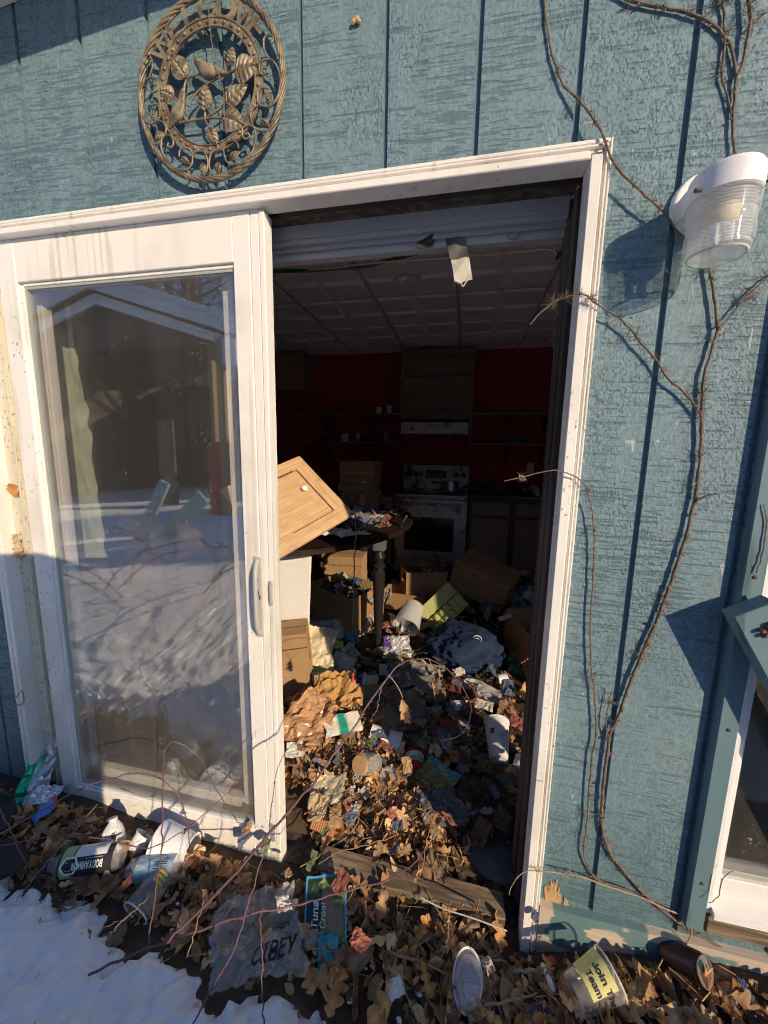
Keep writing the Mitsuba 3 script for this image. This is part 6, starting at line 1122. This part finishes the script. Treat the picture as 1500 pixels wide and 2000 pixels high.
sr = thing('dangling_wire', 'thin dark wire dangling from the cupboard door, red plug on its end', 'cord')
part(sr, 'cord', tube([(-0.7135, 0.7400, 0.9520), (-0.6908, 0.7400, 0.9507), (-0.6827, 0.7400, 0.8602), (-0.6863, 0.7300, 0.7122), (-0.6873, 0.7200, 0.5364), (-0.6916, 0.7200, 0.3784), (-0.6691, 0.7000, 0.2311), (-0.6672, 0.6600, 0.1691)], .0032, 6, 70, .004, 4), 'vine_bark', True)
part(sr, 'plug', tube([(-0.6673, 0.6600, 0.1851), (-0.6682, 0.6550, 0.1613), (-0.6666, 0.6500, 0.1434)], [.004, .007, .003], 8), 'red_paint', True)
# pale insulation and a curtain seen through the dusty glass
u, v, f = grid(30, 60); q0, q1, q2, q3 = (np.array(q) for q in ((-1.7090, 0.2000, 1.6583), (-1.5918, 0.2200, 1.6486), (-1.5716, 0.2400, 0.8023), (-1.7971, 0.2000, 0.7959)))
P_i = (np.outer((1 - u)*(1 - v), q0) + np.outer(u*(1 - v), q1) + np.outer(u*v, q2) + np.outer((1 - u)*v, q3))
w_ = meshkit.fbm(np.c_[u*4, v*9, u*0 + 3], 3); P_i[:, 1] += .022*np.abs(w_ - .5)*2 ; P_i[:, 0] += .03*(meshkit.fbm(np.c_[u*2, v*2.5, u*0 + 8], 2) - .5)*u
one('insulation_batt', 'pale green crumpled insulation sheet standing inside behind the glass panel', 'insulation', mk(P_i, f), 'batt_green', True)

# ---------------- the yard behind the camera, seen in the glass; drum and bushes unseen, casting shade ----------------
dm = thing('unseen_shadow_drum', 'unseen drum out of view, standing in for the person shading the left stile', 'drum')
dmx, dmy, dmb = -.545, -1.19, .06  # out of view; placed so its shadow falls on the left stile
part(dm, 'body', move(lathe([(0, 0), (.23, 0), (.24, .01), (.235, .30), (.243, .32), (.235, .34), (.235, .62), (.243, .64), (.235, .66), (.235, 1.30), (.24, 1.31), (.22, 1.31), (0, 1.30)], 40), (dmx, dmy, dmb)), 'drum_blue', 35); scene['drum_blue'] = prin((.05, .10, .17), .5)
part(dm, 'snow_cap', blob((dmx, dmy, dmb + 1.31), .22, 3, .12, 3, 2, (1, 1, .32)), 'snow_mat', True)
sh = thing('open_shed', 'open gabled shed with snowy roof, red and tan posts, standing in the snowy yard', 'shed')
PX, PZ, EX, EZ, SY = -5.77, 3.58, 2.42, 2.82, -4.0
def prism(pts, y0, y1): return extr(sg.Polygon(pts), y0, y1)
for s in (-1, 1):
    part(sh, 'roof', prism([(PX, PZ), (PX + s*EX, EZ), (PX + s*EX, EZ + .10), (PX, PZ + .10)], -8.2, SY), 'shed_dark')
    part(sh, 'roof_snow', prism([(PX, PZ + .104), (PX + s*EX, EZ + .104), (PX + s*EX, EZ + .24), (PX, PZ + .26)], -8.2, SY - .02), 'snow_mat')
    part(sh, 'fascia', prism([(PX, PZ - .02), (PX + s*EX, EZ - .02), (PX + s*EX, EZ + .13), (PX, PZ + .13)], SY + .003, SY + .03), 'white_paint')
    part(sh, 'fascia', prism([(PX, PZ - .20), (PX + s*(EX - .15), EZ - .15), (PX + s*(EX - .15), EZ - .02), (PX, PZ - .05)], SY - .12, SY - .09), 'white_paint')
part(sh, 'back_wall', box(PX - 2.2, PX + 2.2, -8.0, -7.9, -.2, 2.85), 'shed_dark'); part(sh, 'side_wall', box(PX - 2.25, PX - 2.21, -7.9, -4.2, -.2, 2.85), 'shed_dark')
part(sh, 'gable', prism([(PX, PZ - .03), (PX + 2.2, EZ - .05), (PX - 2.2, EZ - .05)], -4.3, -4.26), 'shed_dark')
part(sh, 'red_post', box(-3.92, -3.74, -4.16, -4.02, -.2, 1.35), 'red_paint'); part(sh, 'tan_post', box(-3.735, -3.62, -4.2, -4.04, -.2, 2.80), 'tan_post')
part(sh, 'tan_post', box(-3.96, -3.90, -4.28, -4.18, -.2, 2.78), 'tan_post'); part(sh, 'corner_trim', box(-3.617, -3.40, -4.2, -4.02, 2.42, 2.78), 'white_paint')
tp2 = np.array((-5.9538, 4.4000, 1.8602)); part(sh, 'plywood', box(-5.55, -5.22, -4.9, -4.86, -.1, 1.75), 'old_wood'); part(sh, 'plywood', box(-5.04, -4.2, -5.6, -5.56, -.1, 1.15), 'old_wood')
for i, (b, t_, lab) in enumerate([((-3.93, -2.60, .0), (-3.62, -2.75, .75), 'pale teal board stuck upright in the snowy yard, thinner one'), ((-3.84, -2.78, .0), (-3.15, -2.95, .75), 'pale teal board leaning in the snowy yard, wider one')]):
    one('leaning_board', lab, 'board', lay(box(0, .95, -.07 - .03*i, .07 + .03*i, -.02, .02, .003), b, t_, (0, 1, .2)), 'spring_teal')
def branchy(base, h, seed):
    g = np.random.default_rng(seed); lean = g.normal(0, .05, 2); pts = np.array([base + np.array([lean[0]*t*h, lean[1]*t*h, t*h]) for t in np.linspace(0, 1, 7)]); r0 = .05 + .013*h
    tr, br = [tube(pts, [r0, r0*.75, r0*.45, .03], 8, 14, .05, seed)], []
    for i in range(34):
        t = g.uniform(.16, .98); p = base + np.array([lean[0]*t*h, lean[1]*t*h, t*h]); a = g.uniform(0, 6.28); L_ = (1.15 - t)*h*.42*g.uniform(.5, 1); d = np.array([math.cos(a), math.sin(a), g.uniform(.3, 1.0)]); d /= np.linalg.norm(d)
        q = [p, p + d*L_*.5, p + d*L_ + [0, 0, L_*.15]]; br.append(tube(q, [r0*.32*(1.1 - t) + .01, .012, .006], 5, 6, .05, i))
        for j in range(7):
            s_ = g.uniform(.3, 1); pp = p + d*L_*s_; e = d + g.normal(size=3)*.7; br.append(tube([pp, pp + e*L_*.22, pp + e*L_*.40 + [0, 0, .1]], [.010, .007, .004], 4))
    return tr, br
gt = np.random.default_rng(99)
for i in range(18):
    x, y = (gt.uniform(-15, -4), gt.uniform(-13, -9.2)) if i < 9 else (gt.uniform(-30, -3), gt.uniform(-26, -13))
    k = thing('bare_tree', 'bare winter tree standing beyond the snowy yard', 'tree', 'bare trees beyond the yard'); tr, br = branchy(np.array([x, y, .1]), gt.uniform(9, 15), 200 + i)
    part(k, 'trunk', tr, 'tree_bark', True); tag(part(k, 'branches', br, 'tree_bark'), None, kind='stuff')
far = []
for i in range(620):
    x, y = gt.uniform(-80, 40), gt.uniform(-62, -30); h_ = gt.uniform(9, 17)
    far.append(tube([(x, y, 0), (x + gt.normal(0, .4), y, h_)], [.22, .05], 5))
    for j in range(9):
        t = gt.uniform(.15, .9); a = gt.uniform(0, 6.28); d = np.array([math.cos(a), math.sin(a), .7])*h_*.3*(1.1 - t); far.append(tube([np.array([x, y, t*h_]), np.array([x, y, t*h_]) + d], [.07, .03], 4, caps=False))
k = tag(key('distant_woods'), 'far off bare winter woods around the yard', 'woods', kind='stuff'); put(k, cat(far), 'tree_bark')
kb = thing('yard_brambles', 'bare arching brambles growing out of the snow in the yard', 'bramble', None)
for i in range(14):
    b = np.array([gt.uniform(-3.2, -1.9), gt.uniform(-2.2, -1.1), .0]); d = np.array([gt.uniform(-1.3, 1.3), gt.uniform(-.5, .5), 0]); b[2] = float(snow_z(b[0], b[1])) - .02
    part(kb, 'cane', tube([b, b + d*.35 + [0, 0, .30], b + d*.75 + [0, 0, .36], b + d*1.1 + [0, 0, .10]], [.005, .004, .002], 5, 20), 'cane_red', True)

one('dried_leaf_scrap', 'scrap of dried curled leaf stuck on the siding above the door, right of the sign', 'leaf', [blob(np.array((-0.4807, -0.0060, 2.1766)) + [.004*i, 0, .003*(i % 3)], .006, 1, .6, i + 3, 3, (1, .6, .8)) for i in range(4)], 'kraft')

def bush(x, y, h, w, seed):
    g = np.random.default_rng(seed); P = []
    while len(P) < 2600:
        d = g.normal(size=3); d /= np.linalg.norm(d); r = g.uniform(.35, 1)**.5
        if meshkit.fbm((d*r*2.2 + seed)[None], 3)[0] > .44: P.append([x + d[0]*r*w, y + d[1]*r*w*.6, .1 + h*.52 + d[2]*r*h*.48])
    P = np.array(P); a, b = g.normal(size=(2, len(P), 3))*.075
    v = np.stack([P - a, P + a, P + b], 1).reshape(-1, 3); return mk(v, np.arange(len(v)).reshape(-1, 3))
for i, (x, y, h, w, lab) in enumerate([(-1.1, -6.6, 2.55, 1.0, 'unseen bush out of view, shading the yard snow, nearest the shed'), (1.3, -6.9, 2.7, 1.2, 'unseen bush out of view, shading the yard snow, middle one of three'), (3.6, -6.4, 2.4, .9, 'unseen bush out of view, shading the yard snow, farthest from the shed')]):
    k = thing('unseen_shade_bush', lab, 'bush', 'unseen bushes shading the yard'); tag(part(k, 'foliage', bush(x, y, h, w, 900 + i), 'bush_green'), None, kind='stuff')  # out of view; height chosen to shade the snow mirrored in the glass
    part(k, 'trunk', tube([(x, y, -.1), (x, y, 1.2)], [.08, .04], 8), 'tree_bark')
scene['bush_green'] = prin((.045, .075, .035), .8)
